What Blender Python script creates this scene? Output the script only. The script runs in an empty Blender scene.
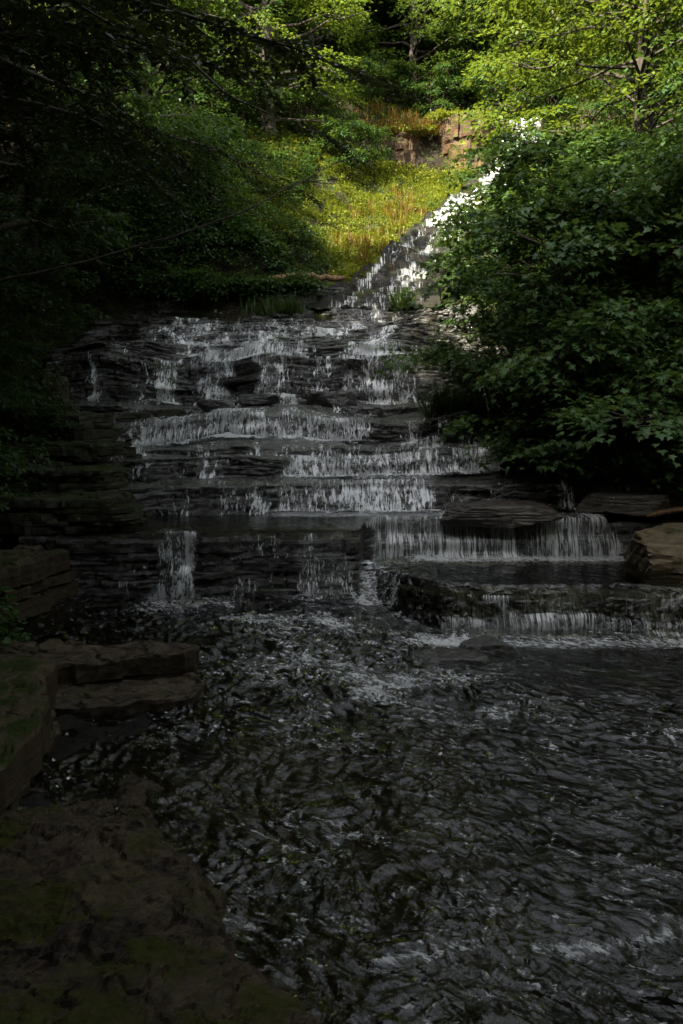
import bpy, math
import numpy as np
R = math.radians

# ------------------------------------------------------------------ camera, sky, sun, exposure
scene = bpy.context.scene
COL = scene.collection
CAM_H, PITCH, FPX = 2.6, R(9.3), 804.0
cd = bpy.data.cameras.new("camera")
cam = bpy.data.objects.new("camera", cd); COL.objects.link(cam)
cd.sensor_fit = 'VERTICAL'; cd.sensor_height = 36.0; cd.lens = FPX / 1024 * 36
cd.clip_start = 0.05; cd.clip_end = 2000
cam.location = (0, 0, CAM_H); cam.rotation_euler = (R(90) - PITCH, 0, 0)
scene.camera = cam

SUN_AZ, SUN_EL = R(212), R(47)          # azimuth clockwise from +Y (behind the camera, to its left)
w = bpy.data.worlds.new("World"); scene.world = w; w.use_nodes = True
nt = w.node_tree; nt.nodes.clear()
sky = nt.nodes.new('ShaderNodeTexSky'); sky.sky_type = 'NISHITA'; sky.sun_disc = False
sky.sun_elevation = SUN_EL; sky.sun_rotation = SUN_AZ
sky.air_density = 1.0; sky.dust_density = 2.5; sky.ozone_density = 1.0
hs = nt.nodes.new('ShaderNodeHueSaturation'); hs.inputs['Saturation'].default_value = 0.30
bg = nt.nodes.new('ShaderNodeBackground'); bg.inputs['Strength'].default_value = 0.15
wo = nt.nodes.new('ShaderNodeOutputWorld')
nt.links.new(sky.outputs[0], hs.inputs['Color']); nt.links.new(hs.outputs[0], bg.inputs['Color'])
nt.links.new(bg.outputs[0], wo.inputs['Surface'])

sd = bpy.data.lights.new("sun", 'SUN'); sd.energy = 5.0; sd.angle = R(0.5); sd.color = (1.0, 0.91, 0.72)
sun = bpy.data.objects.new("sun", sd); COL.objects.link(sun)
sun.rotation_euler = (R(90) - SUN_EL, 0, math.pi - SUN_AZ)
sun.location = (0, 0, 60)

vs = scene.view_settings
scene.display_settings.display_device = 'sRGB'
vs.view_transform = 'Standard'; vs.look = 'None'; vs.exposure = 2.15; vs.gamma = 1.0; vs.use_curve_mapping = False
scene.render.engine = 'CYCLES'
cy = scene.cycles
cy.max_bounces = 6; cy.diffuse_bounces = 2; cy.glossy_bounces = 3; cy.transmission_bounces = 4
cy.transparent_max_bounces = 12; cy.caustics_reflective = False; cy.caustics_refractive = False
cy.sample_clamp_indirect = 0.8
try: cy.use_denoising = True
except Exception: pass

rng = np.random.default_rng(7)

# ------------------------------------------------------------------ noise
def _h(ix, iy, s):
    n = (ix.astype(np.int64) * 374761393 + iy.astype(np.int64) * 668265263 + s * 974634777) & 0xffffffff
    n = ((n ^ (n >> 13)) * 1274126177) & 0xffffffff
    return ((n ^ (n >> 16)) & 0xffffff) / float(0xffffff)

def perlin(x, y, s=0):
    x = np.asarray(x, float); y = np.asarray(y, float)
    x, y = np.broadcast_arrays(x, y)
    ix = np.floor(x); iy = np.floor(y); fx = x - ix; fy = y - iy
    def g(i, j):
        a = _h(i, j, s) * 2 * np.pi
        return np.cos(a) * (x - i) + np.sin(a) * (y - j)
    u = fx * fx * fx * (fx * (fx * 6 - 15) + 10); v = fy * fy * fy * (fy * (fy * 6 - 15) + 10)
    a = g(ix, iy); b = g(ix + 1, iy); c = g(ix, iy + 1); d = g(ix + 1, iy + 1)
    return (a + (b - a) * u + (c - a) * v + (a - b - c + d) * u * v) * 1.5

def fbm(x, y, s=0, o=4, lac=2.03, g=0.5):
    r = 0; a = 1.0
    for k in range(o):
        r = r + a * perlin(np.asarray(x) * lac ** k, np.asarray(y) * lac ** k, s + 17 * k); a *= g
    return r

def ridged(x, y, s=0, o=3, g=0.5):
    r = 0; a = 1.0
    for k in range(o):
        r = r + a * (1 - 2 * np.abs(perlin(np.asarray(x) * 2.1 ** k, np.asarray(y) * 2.1 ** k, s + 31 * k))); a *= g
    return r

def smooth(a, b, x):
    t = np.clip((np.asarray(x, float) - a) / (b - a), 0, 1); return t * t * (3 - 2 * t)

def voro(x, y, sd_):
    ix = np.floor(x); iy = np.floor(y); f1 = np.full(x.shape, 9.0); f2 = f1.copy(); idv = f1 * 0
    for a in (-1, 0, 1):
        for b in (-1, 0, 1):
            cx = ix + a; cy2 = iy + b; d_ = np.hypot(cx + _h(cx, cy2, sd_) - x, cy2 + _h(cx, cy2, sd_ + 7) - y); c_ = _h(cx, cy2, sd_ + 13)
            lt = d_ < f1; f2 = np.where(lt, f1, np.minimum(f2, d_)); idv = np.where(lt, c_, idv); f1 = np.where(lt, d_, f1)
    return f2 - f1, idv

def cells(x, width, s):
    """piecewise constant random value along a line: fractured blocks"""
    x = np.asarray(x, float); wx = x / width + 0.35 * perlin(x * 0.9 / width, 0.0 * x + 3.3, s + 5)
    i = np.floor(wx); return _h(i, i * 0 + 11, s)

# ------------------------------------------------------------------ mesh building
class MB:
    def __init__(s): s.v = []; s.f = {}; s.n = 0; s.rnd = {}; s.uv = {}; s.at = []
    def add(s, verts, faces, rnd=None, uv=None, att=None):
        verts = np.asarray(verts, float).reshape(-1, 3); faces = np.asarray(faces, int)
        if len(verts) == 0 or len(faces) == 0: return
        k = faces.shape[1]
        s.f.setdefault(k, []).append(faces + s.n)
        r = np.zeros(len(faces)) + (rnd if rnd is not None else 0.5)
        s.rnd.setdefault(k, []).append(r)
        s.uv.setdefault(k, []).append(np.zeros((faces.size, 2)) if uv is None else np.asarray(uv).reshape(-1, 2)[faces.ravel()])
        s.at.append(np.ones(len(verts)) if att is None else np.asarray(att, float).ravel())
        s.v.append(verts); s.n += len(verts)
    def grid(s, P, uv=None, att=None, flip=False):
        nu, nv = P.shape[:2]
        i = np.arange(nu * nv).reshape(nu, nv)
        q = np.stack([i[:-1, :-1], i[1:, :-1], i[1:, 1:], i[:-1, 1:]], -1).reshape(-1, 4)
        if flip: q = q[:, ::-1]
        s.add(P.reshape(-1, 3), q, None, None if uv is None else np.asarray(uv).reshape(-1, 2), att)
    def tube(s, pts, rad, n=6):
        pts = np.asarray(pts, float); rad = np.asarray(rad, float)
        t = np.gradient(pts, axis=0); t /= np.linalg.norm(t, axis=1)[:, None] + 1e-9
        ref = np.array([0.31, 0.12, 0.94]) if abs(t[0, 2]) < 0.8 else np.array([0.9, 0.3, 0.1])
        a = np.cross(t, ref); a /= np.linalg.norm(a, axis=1)[:, None] + 1e-9; b = np.cross(t, a)
        th = np.linspace(0, 2 * np.pi, n, endpoint=False)
        P = pts[:, None] + rad[:, None, None] * (np.cos(th)[None, :, None] * a[:, None] + np.sin(th)[None, :, None] * b[:, None])
        m = len(pts); i = np.arange(m * n).reshape(m, n); j = np.roll(i, -1, axis=1)
        q = np.stack([i[:-1], j[:-1], j[1:], i[1:]], -1).reshape(-1, 4)
        s.add(P.reshape(-1, 3), q)
    def build(s, name, mat, parent=None, loc=(0, 0, 0), smooth_=True, label=None, cat=None, group=None, kind=None):
        V = np.concatenate(s.v) - np.asarray(loc, float)
        me = bpy.data.meshes.new(name)
        me.vertices.add(len(V)); me.vertices.foreach_set('co', V.astype(np.float32).ravel())
        loops = []; starts = []; rn = []; uvs = []; pos = 0
        for k in s.f:
            F = np.concatenate(s.f[k]); loops.append(F.ravel()); starts.append(pos + np.arange(len(F)) * k)
            pos += F.size; rn.append(np.concatenate(s.rnd[k])); uvs.append(np.concatenate(s.uv[k]))
        loops = np.concatenate(loops); starts = np.concatenate(starts)
        me.loops.add(len(loops)); me.loops.foreach_set('vertex_index', loops.astype(np.int32))
        me.polygons.add(len(starts)); me.polygons.foreach_set('loop_start', starts.astype(np.int32))
        me.update(calc_edges=True)
        me.polygons.foreach_set('use_smooth', np.full(len(starts), smooth_))
        a = me.attributes.new('rnd', 'FLOAT', 'FACE'); a.data.foreach_set('value', np.concatenate(rn).astype(np.float32))
        a = me.attributes.new('dens', 'FLOAT', 'POINT'); a.data.foreach_set('value', np.concatenate(s.at).astype(np.float32))
        u = me.uv_layers.new(name='UVMap'); u.data.foreach_set('uv', np.concatenate(uvs).astype(np.float32).ravel())
        me.validate(); me.materials.append(mat)
        o = bpy.data.objects.new(name, me); COL.objects.link(o); o.location = loc
        if parent is not None: o.parent = parent
        tag(o, label, cat, group, kind)
        return o

def tag(o, label=None, cat=None, group=None, kind=None):
    if label: o['label'] = label
    if cat: o['category'] = cat
    if group: o['group'] = group
    if kind: o['kind'] = kind
    return o

def thing(name, loc, label, cat, group=None, rz=0):
    o = bpy.data.objects.new(name, None); COL.objects.link(o); o.location = loc; o.rotation_euler.z = rz
    o.empty_display_size = 0.2
    return tag(o, label, cat, group)

def copy_thing(o, loc, rz, sc, label):
    c = o.copy(); COL.objects.link(c); c.location = loc; c.rotation_euler.z = rz
    c.scale = sc if hasattr(sc, '__len__') else (sc, sc, sc); c['label'] = label
    for ch in o.children:
        d = ch.copy(); COL.objects.link(d); d.parent = c
    return c

# ------------------------------------------------------------------ materials
def newmat(name):
    m = bpy.data.materials.new(name); m.use_nodes = True; t = m.node_tree; t.nodes.clear()
    out = t.nodes.new('ShaderNodeOutputMaterial')
    def N(ty, **kw):
        n = t.nodes.new(ty)
        for k, v in kw.items():
            if k.startswith('i_'): n.inputs[k[2:].replace('_', ' ')].default_value = v
            else: setattr(n, k, v)
        return n
    def L(a, b): t.links.new(a, b)
    return m, out, N, L

def ramp(N, stops):
    r = N('ShaderNodeValToRGB'); e = r.color_ramp.elements
    while len(e) < len(stops): e.new(0.5)
    for x, (p, c) in zip(e, stops):
        x.position = p; x.color = (c, c, c, 1) if not hasattr(c, '__len__') else (*c, 1)
    return r

def mapped(N, L, sc, rot=(0, 0, 0), coord='Object'):
    tc = N('ShaderNodeTexCoord'); mp = N('ShaderNodeMapping'); mp.inputs['Scale'].default_value = sc; mp.inputs['Rotation'].default_value = rot
    L(tc.outputs[coord], mp.inputs['Vector']); return mp.outputs[0]

def math_(N, L, op, a, b=None, c=None, clamp=False):
    n = N('ShaderNodeMath', operation=op); n.use_clamp = clamp
    for i, x in enumerate((a, b, c)):
        if x is None: continue
        if isinstance(x, (int, float)): n.inputs[i].default_value = x
        else: L(x, n.inputs[i])
    return n.outputs[0]

def mix(N, L, f, a, b):
    n = N('ShaderNodeMix', data_type='RGBA')
    for i, x in ((0, f), (6, a), (7, b)):
        if isinstance(x, (int, float)): n.inputs[i].default_value = x
        elif isinstance(x, tuple): n.inputs[i].default_value = (*x, 1)
        else: L(x, n.inputs[i])
    return n.outputs[2]

def rock_mat(name, dark, light, moss=0.0, mosscol=(0.02, 0.03, 0.006), rough=(0.2, 0.6), coat=0.0, bump=0.03, strata=1.0, rust=0.0, ripple=9.0, spec=0.15):
    m, out, N, L = newmat(name)
    big = N('ShaderNodeTexNoise', i_Scale=1.3, i_Detail=6.0, i_Roughness=0.6); L(mapped(N, L, (1, 1, 1)), big.inputs['Vector'])
    fine = N('ShaderNodeTexNoise', i_Scale=11.0, i_Detail=8.0, i_Roughness=0.65); L(mapped(N, L, (1, 1, 1.6)), fine.inputs['Vector'])
    st = N('ShaderNodeTexNoise', i_Scale=1.0, i_Detail=5.0, i_Roughness=0.6); L(mapped(N, L, (1.5, 1.5, 22)), st.inputs['Vector'])
    f1 = math_(N, L, 'MULTIPLY_ADD', st.outputs[0], 0.5 * strata, math_(N, L, 'MULTIPLY', big.outputs[0], 0.5))
    f2 = math_(N, L, 'MULTIPLY_ADD', fine.outputs[0], 0.5, math_(N, L, 'MULTIPLY', f1, 0.75))
    r1 = ramp(N, [(0.42, 0.0), (0.66, 1.0)]); L(f2, r1.inputs[0])
    col = mix(N, L, r1.outputs[0], dark, light)
    if rust:
        rn = N('ShaderNodeTexNoise', i_Scale=2.3, i_Detail=4.0); L(mapped(N, L, (1, 1, 2)), rn.inputs['Vector'])
        rr = ramp(N, [(0.5, 0.0), (0.68, rust)]); L(rn.outputs[0], rr.inputs[0])
        col = mix(N, L, rr.outputs[0], col, (0.10, 0.045, 0.015))
    rg = ramp(N, [(0.35, rough[0]), (0.7, rough[1])]); L(fine.outputs[0], rg.inputs[0]); rough_s = rg.outputs[0]
    if moss:
        geo = N('ShaderNodeNewGeometry'); sp = N('ShaderNodeSeparateXYZ'); L(geo.outputs['Normal'], sp.inputs[0])
        mn = N('ShaderNodeTexNoise', i_Scale=2.6, i_Detail=6.0, i_Roughness=0.62); L(mapped(N, L, (1, 1, 1)), mn.inputs['Vector'])
        a = math_(N, L, 'MULTIPLY_ADD', sp.outputs[2], 0.22, mn.outputs[0])
        mr = ramp(N, [(0.80 - 0.32 * moss, 0.0), (0.93 - 0.32 * moss, 1.0)]); L(a, mr.inputs[0])
        mc = mix(N, L, fine.outputs[0], tuple(c * 0.45 for c in mosscol), tuple(c * 1.6 for c in mosscol))
        col = mix(N, L, mr.outputs[0], col, mc)
        rough_s = mix(N, L, mr.outputs[0], rough_s, (0.9, 0.9, 0.9))
    b1 = N('ShaderNodeBump', i_Strength=1.0, i_Distance=bump); L(f2, b1.inputs['Height'])
    p = N('ShaderNodeBsdfPrincipled'); L(col, p.inputs['Base Color']); L(rough_s, p.inputs['Roughness']); L(b1.outputs[0], p.inputs['Normal'])
    p.inputs['Specular IOR Level'].default_value = spec
    if coat:
        wn = N('ShaderNodeTexNoise', i_Scale=ripple, i_Detail=5.0, i_Roughness=0.6, i_Distortion=0.6); L(mapped(N, L, (1, 1.0, 1)), wn.inputs['Vector'])
        b2 = N('ShaderNodeBump', i_Strength=1.0, i_Distance=0.035); L(wn.outputs[0], b2.inputs['Height']); L(b1.outputs[0], b2.inputs['Normal'])
        wm = ramp(N, [(0.34, 0.0), (0.52, coat)]); L(big.outputs[0], wm.inputs[0])
        L(wm.outputs[0], p.inputs['Coat Weight']); p.inputs['Coat Roughness'].default_value = 0.12; L(b2.outputs[0], p.inputs['Coat Normal'])
        p.inputs['Coat IOR'].default_value = 1.45
    L(p.outputs[0], out.inputs[0]); return m

def leaf_mat(name, c1, c2, trans=0.4, tcol=None, gloss=0.25, rough=0.45):
    m, out, N, L = newmat(name)
    a = N('ShaderNodeAttribute', attribute_name='rnd')
    oi = N('ShaderNodeObjectInfo')
    k = math_(N, L, 'MULTIPLY_ADD', oi.outputs['Random'], 0.25, math_(N, L, 'MULTIPLY', a.outputs['Fac'], 0.8), clamp=True)
    col = mix(N, L, k, c1, c2)
    p = N('ShaderNodeBsdfPrincipled', i_Roughness=rough); L(col, p.inputs['Base Color']); p.inputs['Specular IOR Level'].default_value = gloss
    tr = N('ShaderNodeBsdfTranslucent')
    if tcol is None: tcol = (min(1, c2[0] * 1.9), min(1, c2[1] * 1.6), c2[2] * 0.8)
    L(mix(N, L, k, tuple(x * 0.6 for x in tcol), tcol), tr.inputs['Color'])
    ms = N('ShaderNodeMixShader'); ms.inputs[0].default_value = trans
    L(p.outputs[0], ms.inputs[1]); L(tr.outputs[0], ms.inputs[2]); L(ms.outputs[0], out.inputs[0]); return m

def bark_mat(name, c1, c2):
    m, out, N, L = newmat(name)
    n = N('ShaderNodeTexNoise', i_Scale=6.0, i_Detail=7.0, i_Roughness=0.65); L(mapped(N, L, (3, 3, 0.5)), n.inputs['Vector'])
    r = ramp(N, [(0.35, c1), (0.7, c2)]); L(n.outputs[0], r.inputs[0])
    b = N('ShaderNodeBump', i_Strength=1.0, i_Distance=0.03); L(n.outputs[0], b.inputs['Height'])
    p = N('ShaderNodeBsdfPrincipled', i_Roughness=0.85); L(r.outputs[0], p.inputs['Base Color']); L(b.outputs[0], p.inputs['Normal'])
    L(p.outputs[0], out.inputs[0]); return m

def water_mat(name, tint=(0.55, 0.55, 0.42), scale=(6.0, 8.0), dist=(0.070, 0.012), foam=0.6, rough=0.03):
    """clear dark stream water: mirror by Fresnel, tinted see-through below, white scraps for foam and painted glints"""
    m, out, N, L = newmat(name)
    tc = N('ShaderNodeTexCoord'); mp = N('ShaderNodeMapping', vector_type='TEXTURE'); mp.inputs['Rotation'].default_value = (0, 0, R(-30)); mp.inputs['Scale'].default_value = (2.4, 1.0, 1.0)
    L(tc.outputs['Object'], mp.inputs['Vector']); v = mp.outputs[0]
    n1 = N('ShaderNodeTexNoise', i_Scale=scale[0], i_Detail=2.5, i_Roughness=0.5, i_Distortion=0.9); L(v, n1.inputs['Vector'])
    n2 = N('ShaderNodeTexNoise', i_Scale=scale[1] * 3, i_Detail=5.0, i_Roughness=0.6, i_Distortion=0.7); L(v, n2.inputs['Vector'])
    b1 = N('ShaderNodeBump', i_Strength=1.0, i_Distance=dist[0]); L(n1.outputs[0], b1.inputs['Height'])
    b2 = N('ShaderNodeBump', i_Strength=1.0, i_Distance=dist[1]); L(n2.outputs[0], b2.inputs['Height']); L(b1.outputs[0], b2.inputs['Normal'])
    fr = N('ShaderNodeFresnel', i_IOR=1.50); L(b2.outputs[0], fr.inputs['Normal'])
    gl = N('ShaderNodeBsdfGlossy', i_Roughness=rough); L(b2.outputs[0], gl.inputs['Normal'])
    tp = N('ShaderNodeBsdfTransparent'); tp.inputs[0].default_value = (*tint, 1)
    ms = N('ShaderNodeMixShader'); L(fr.outputs[0], ms.inputs[0]); L(tp.outputs[0], ms.inputs[1]); L(gl.outputs[0], ms.inputs[2])
    at = N('ShaderNodeAttribute', attribute_name='dens')
    fn = N('ShaderNodeTexNoise', i_Scale=34.0, i_Detail=6.0, i_Roughness=0.72, i_Distortion=1.0); L(v, fn.inputs['Vector'])
    a = math_(N, L, 'ADD', fn.outputs[0], math_(N, L, 'MULTIPLY', at.outputs['Fac'], 0.42))
    fm = ramp(N, [(0.63, 0.0), (0.82, foam)]); L(a, fm.inputs[0])
    df = N('ShaderNodeBsdfDiffuse'); df.inputs[0].default_value = (0.75, 0.77, 0.76, 1); L(b2.outputs[0], df.inputs['Normal'])
    m2 = N('ShaderNodeMixShader'); L(fm.outputs[0], m2.inputs[0]); L(ms.outputs[0], m2.inputs[1]); L(df.outputs[0], m2.inputs[2])
    L(m2.outputs[0], out.inputs[0]); return m

def fall_mat(name, su=24.0, sv=4.2, lo=0.52, hi=0.62, peak=1.0, veil=0.5):
    """falling water: opaque white strands with gaps one sees the rock through"""
    m, out, N, L = newmat(name)
    def nz(a, b, det, dis):
        n = N('ShaderNodeTexNoise', i_Scale=1.0, i_Detail=det, i_Roughness=0.6, i_Distortion=dis)
        L(mapped(N, L, (a, b, 1), coord='UV'), n.inputs['Vector']); return n.outputs[0]
    s1 = nz(su, sv, 4.0, 0.8); s2 = nz(su * 2.4, sv * 3.6, 4.0, 0.9); s3 = nz(su * 0.17, sv * 0.8, 3.0, 0.3)
    a = math_(N, L, 'MULTIPLY_ADD', s2, 0.42, math_(N, L, 'MULTIPLY', s1, 0.50))
    a = math_(N, L, 'MULTIPLY_ADD', s3, 0.40, math_(N, L, 'SUBTRACT', a, 0.16))
    at = N('ShaderNodeAttribute', attribute_name='dens')
    a = math_(N, L, 'ADD', a, math_(N, L, 'MULTIPLY_ADD', at.outputs['Fac'], 0.34, -0.20))
    r = ramp(N, [(lo, 0.0), (hi, peak)]); L(a, r.inputs[0])
    b = N('ShaderNodeBump', i_Strength=0.8, i_Distance=0.02); L(s1, b.inputs['Height'])
    df = N('ShaderNodeBsdfDiffuse'); df.inputs[0].default_value = (0.80, 0.82, 0.82, 1); L(b.outputs[0], df.inputs['Normal'])
    tl = N('ShaderNodeBsdfTranslucent'); tl.inputs[0].default_value = (0.80, 0.82, 0.82, 1)
    gl = N('ShaderNodeBsdfGlossy', i_Roughness=0.2); L(b.outputs[0], gl.inputs['Normal'])
    m1 = N('ShaderNodeMixShader'); m1.inputs[0].default_value = 0.3; L(df.outputs[0], m1.inputs[1]); L(tl.outputs[0], m1.inputs[2])
    m2 = N('ShaderNodeMixShader'); m2.inputs[0].default_value = 0.12; L(m1.outputs[0], m2.inputs[1]); L(gl.outputs[0], m2.inputs[2])
    tp = N('ShaderNodeBsdfTransparent')
    rv = ramp(N, [(lo - .06, 0.0), (hi + .12, veil * 1.5)]); L(math_(N, L, 'MULTIPLY_ADD', s2, 0.35, math_(N, L, 'SUBTRACT', a, 0.17)), rv.inputs[0])
    m3 = N('ShaderNodeMixShader'); L(math_(N, L, 'MAXIMUM', r.outputs[0], rv.outputs[0]), m3.inputs[0]); L(tp.outputs[0], m3.inputs[1]); L(m2.outputs[0], m3.inputs[2])
    L(m3.outputs[0], out.inputs[0]); return m

M = {}
M['ledge'] = rock_mat('wet_dark_shale', (0.006, 0.006, 0.0055), (0.038, 0.035, 0.030), moss=0.22, coat=1.0, rough=(0.16, 0.5), bump=0.05, ripple=20.0, spec=0.35)
M['ledge_moss'] = rock_mat('mossy_dark_shale', (0.012, 0.011, 0.009), (0.055, 0.048, 0.036), moss=0.75, coat=0.2, rough=(0.35, 0.7), bump=0.05)
M['wall'] = rock_mat('mossy_stone_block', (0.009, 0.007, 0.005), (0.075, 0.056, 0.034), moss=0.55, rough=(0.45, 0.8), bump=0.03)
M['slab'] = rock_mat('brown_flat_stone', (0.013, 0.010, 0.007), (0.105, 0.080, 0.052), moss=0.25, rough=(0.35, 0.7), bump=0.03, strata=0.5)
M['shelf'] = rock_mat('algae_stained_shelf_rock', (0.006, 0.004, 0.0025), (0.085, 0.060, 0.036), moss=0.36, mosscol=(0.026, 0.028, 0.003), coat=0.08, rough=(0.3, 0.65), bump=0.05, strata=0.4)
M['tan'] = rock_mat('tan_boulder_stone', (0.05, 0.040, 0.027), (0.23, 0.18, 0.115), moss=0.2, rough=(0.45, 0.75), bump=0.03)
M['grey'] = rock_mat('dark_river_stone', (0.016, 0.013, 0.011), (0.10, 0.085, 0.07), coat=0.5, rough=(0.25, 0.6), bump=0.03, strata=0.6)
M['cliff'] = rock_mat('red_brown_cliff', (0.012, 0.009, 0.006), (0.105, 0.070, 0.044), moss=0.62, mosscol=(0.10, 0.11, 0.012), rough=(0.6, 0.9), bump=0.08, rust=0.7)
M['bed'] = rock_mat('stream_bed', (0.003, 0.003, 0.0025), (0.016, 0.013, 0.009), rough=(0.4, 0.8), bump=0.05, strata=0.3)
M['soil'] = rock_mat('forest_soil', (0.012, 0.010, 0.006), (0.06, 0.045, 0.025), moss=0.6, mosscol=(0.03, 0.045, 0.01), rough=(0.8, 1.0), bump=0.08, strata=0.2)
M['chute_rock'] = rock_mat('shade_toned_chute_shale', (0.004, 0.004, 0.0035), (0.015, 0.013, 0.010), moss=0.35, rough=(0.45, 0.7), bump=0.05)  # shale darkened in its colour to stand in for shade on the chute
M['water'] = water_mat('stream_water')
M['pool'] = water_mat('pool_water', scale=(4.0, 6.0), dist=(0.02, 0.008), foam=0.35)
M['fall'] = fall_mat('falling_water')
M['fall_fine'] = fall_mat('thin_falling_water', su=36.0, sv=1.9, lo=0.52, hi=0.66, peak=0.9, veil=0.5)
M['trickle'] = fall_mat('trickles_and_sparkle', su=15.0, sv=4.0, lo=0.53, hi=0.61, peak=0.9, veil=0.2)  # thin water; its white specks also paint sparkle on the wet treads
M['rapid'] = fall_mat('white_rapid_water', su=9.0, sv=5.0, lo=0.53, hi=0.62, peak=0.95)
M['chute'] = fall_mat('sliding_white_water', su=20.0, sv=1.3, lo=0.52, hi=0.62, peak=0.6, veil=0.05)
M['foam'] = fall_mat('churned_foam', su=12.0, sv=9.0, lo=0.52, hi=0.66, peak=0.9)
M['bark'] = bark_mat('grey_brown_bark', (0.02, 0.015, 0.010), (0.09, 0.07, 0.05))
M['bark_pale'] = bark_mat('pale_dead_wood', (0.12, 0.10, 0.075), (0.34, 0.29, 0.22))
M['wood'] = bark_mat('weathered_orange_wood', (0.06, 0.035, 0.018), (0.26, 0.15, 0.07))
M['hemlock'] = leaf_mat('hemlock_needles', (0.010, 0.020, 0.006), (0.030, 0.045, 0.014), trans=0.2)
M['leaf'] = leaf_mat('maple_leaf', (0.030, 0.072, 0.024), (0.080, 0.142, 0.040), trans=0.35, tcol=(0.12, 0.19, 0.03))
M['leaf_sun'] = leaf_mat('sun_toned_leaf', (0.045, 0.095, 0.012), (0.11, 0.165, 0.02), trans=0.42, tcol=(0.20, 0.26, 0.022))  # leaf green made yellower and brighter, sunlight painted into the colour
M['leaf_far'] = leaf_mat('forest_leaf', (0.026, 0.060, 0.012), (0.075, 0.125, 0.020), trans=0.4, tcol=(0.17, 0.24, 0.03))
M['shrub'] = leaf_mat('shrub_leaf', (0.018, 0.050, 0.014), (0.055, 0.11, 0.024), trans=0.35, tcol=(0.11, 0.18, 0.025))
M['grass'] = leaf_mat('grass_blade', (0.05, 0.10, 0.010), (0.19, 0.205, 0.016), trans=0.35, tcol=(0.25, 0.27, 0.02))
M['rustleaf'] = leaf_mat('rust_fern', (0.08, 0.055, 0.012), (0.20, 0.125, 0.02), trans=0.3, tcol=(0.30, 0.16, 0.02))
M['grass_dark'] = leaf_mat('dark_grass', (0.02, 0.045, 0.010), (0.05, 0.085, 0.018), trans=0.3, tcol=(0.09, 0.13, 0.02))

# ------------------------------------------------------------------ terrain
_fy = np.array([-80, 0, 7, 8.5, 9.2, 9.8, 10.7, 12.2, 14.3, 15, 19, 19.4, 21, 32, 33.4, 34.3, 38, 48, 70, 160.])
_fz = np.array([-.35, -.30, -.28, -.25, .10, .55, .95, 1.25, 1.7, 2.5, 3.6, 4.2, 5.0, 9.9, 10.6, 12.6, 14.2, 21, 40, 95.])
_ly = np.array([-80, 0, 5, 7, 9, 12, 14, 19, 19.8, 21, 26, 32, 36, 160.]); _lx = np.array([-2.6, -2.6, -2.6, -2.7, -3.6, -4.6, -5.1, -5.6, -1.2, -.4, 1.9, 4.2, 4.8, 5.])
_ry = np.array([-80, 0, 6, 9, 11, 14, 19, 21, 26, 32, 160.]); _rx = np.array([7, 7, 6.5, 5.2, 3.9, 3.0, 3.2, 3.6, 6.2, 8.6, 12.])
def floor_z(y): return np.interp(y, _fy, _fz)
def terrain(x, y, rough=True):
    x = np.asarray(x, float); y = np.asarray(y, float)
    z = floor_z(y)
    far = smooth(20, 24, y)
    dl = np.maximum(np.interp(y, _ly, _lx) - x, 0); dr = np.maximum(x - np.interp(y, _ry, _rx), 0)
    zl = 1.3 * smooth(0, .9, dl) + .55 * np.maximum(dl - .5, 0)
    zl_far = .35 * np.maximum(dl - 1, 0) * smooth(0, 5, dl)
    zr = .9 * smooth(0, 1.0, dr) + .42 * np.maximum(dr - .5, 0)
    z = z + zl * (1 - far) + zl_far * far + zr
    back = np.maximum(-5 - y, 0); z = z + .45 * back  # unseen rise added behind the camera to block the sun
    cap = 24 + .06 * np.abs(x) + .62 * np.maximum(y, 0)
    z = np.where(z > cap, cap + (z - cap) * .15, z)
    if rough:
        k = .15 + .85 * smooth(.2, 1.5, np.maximum(dl, dr) + 2 * smooth(33, 36, y))
        z = z + .22 * k * fbm(x * .7, y * .7, 3, 4)
    return z

def axis(dense, lo, hi, step, n):
    a = np.arange(dense[0], dense[1] + 1e-6, step)
    l = dense[0] - (dense[0] - lo) * np.linspace(0, 1, n)[1:] ** 2.2
    r = dense[1] + (hi - dense[1]) * np.linspace(0, 1, n)[1:] ** 2.2
    return np.concatenate([l[::-1], a, r])
ax = axis((-13, 14), -260, 260, .2, 28); ay = axis((-4, 42), -160, 420, .2, 28)
X, Y = np.meshgrid(ax, ay, indexing='ij')
mb = MB(); mb.grid(np.stack([X, Y, terrain(X, Y)], -1))
mb.build('terrain', M['soil'], kind='structure')

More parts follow.
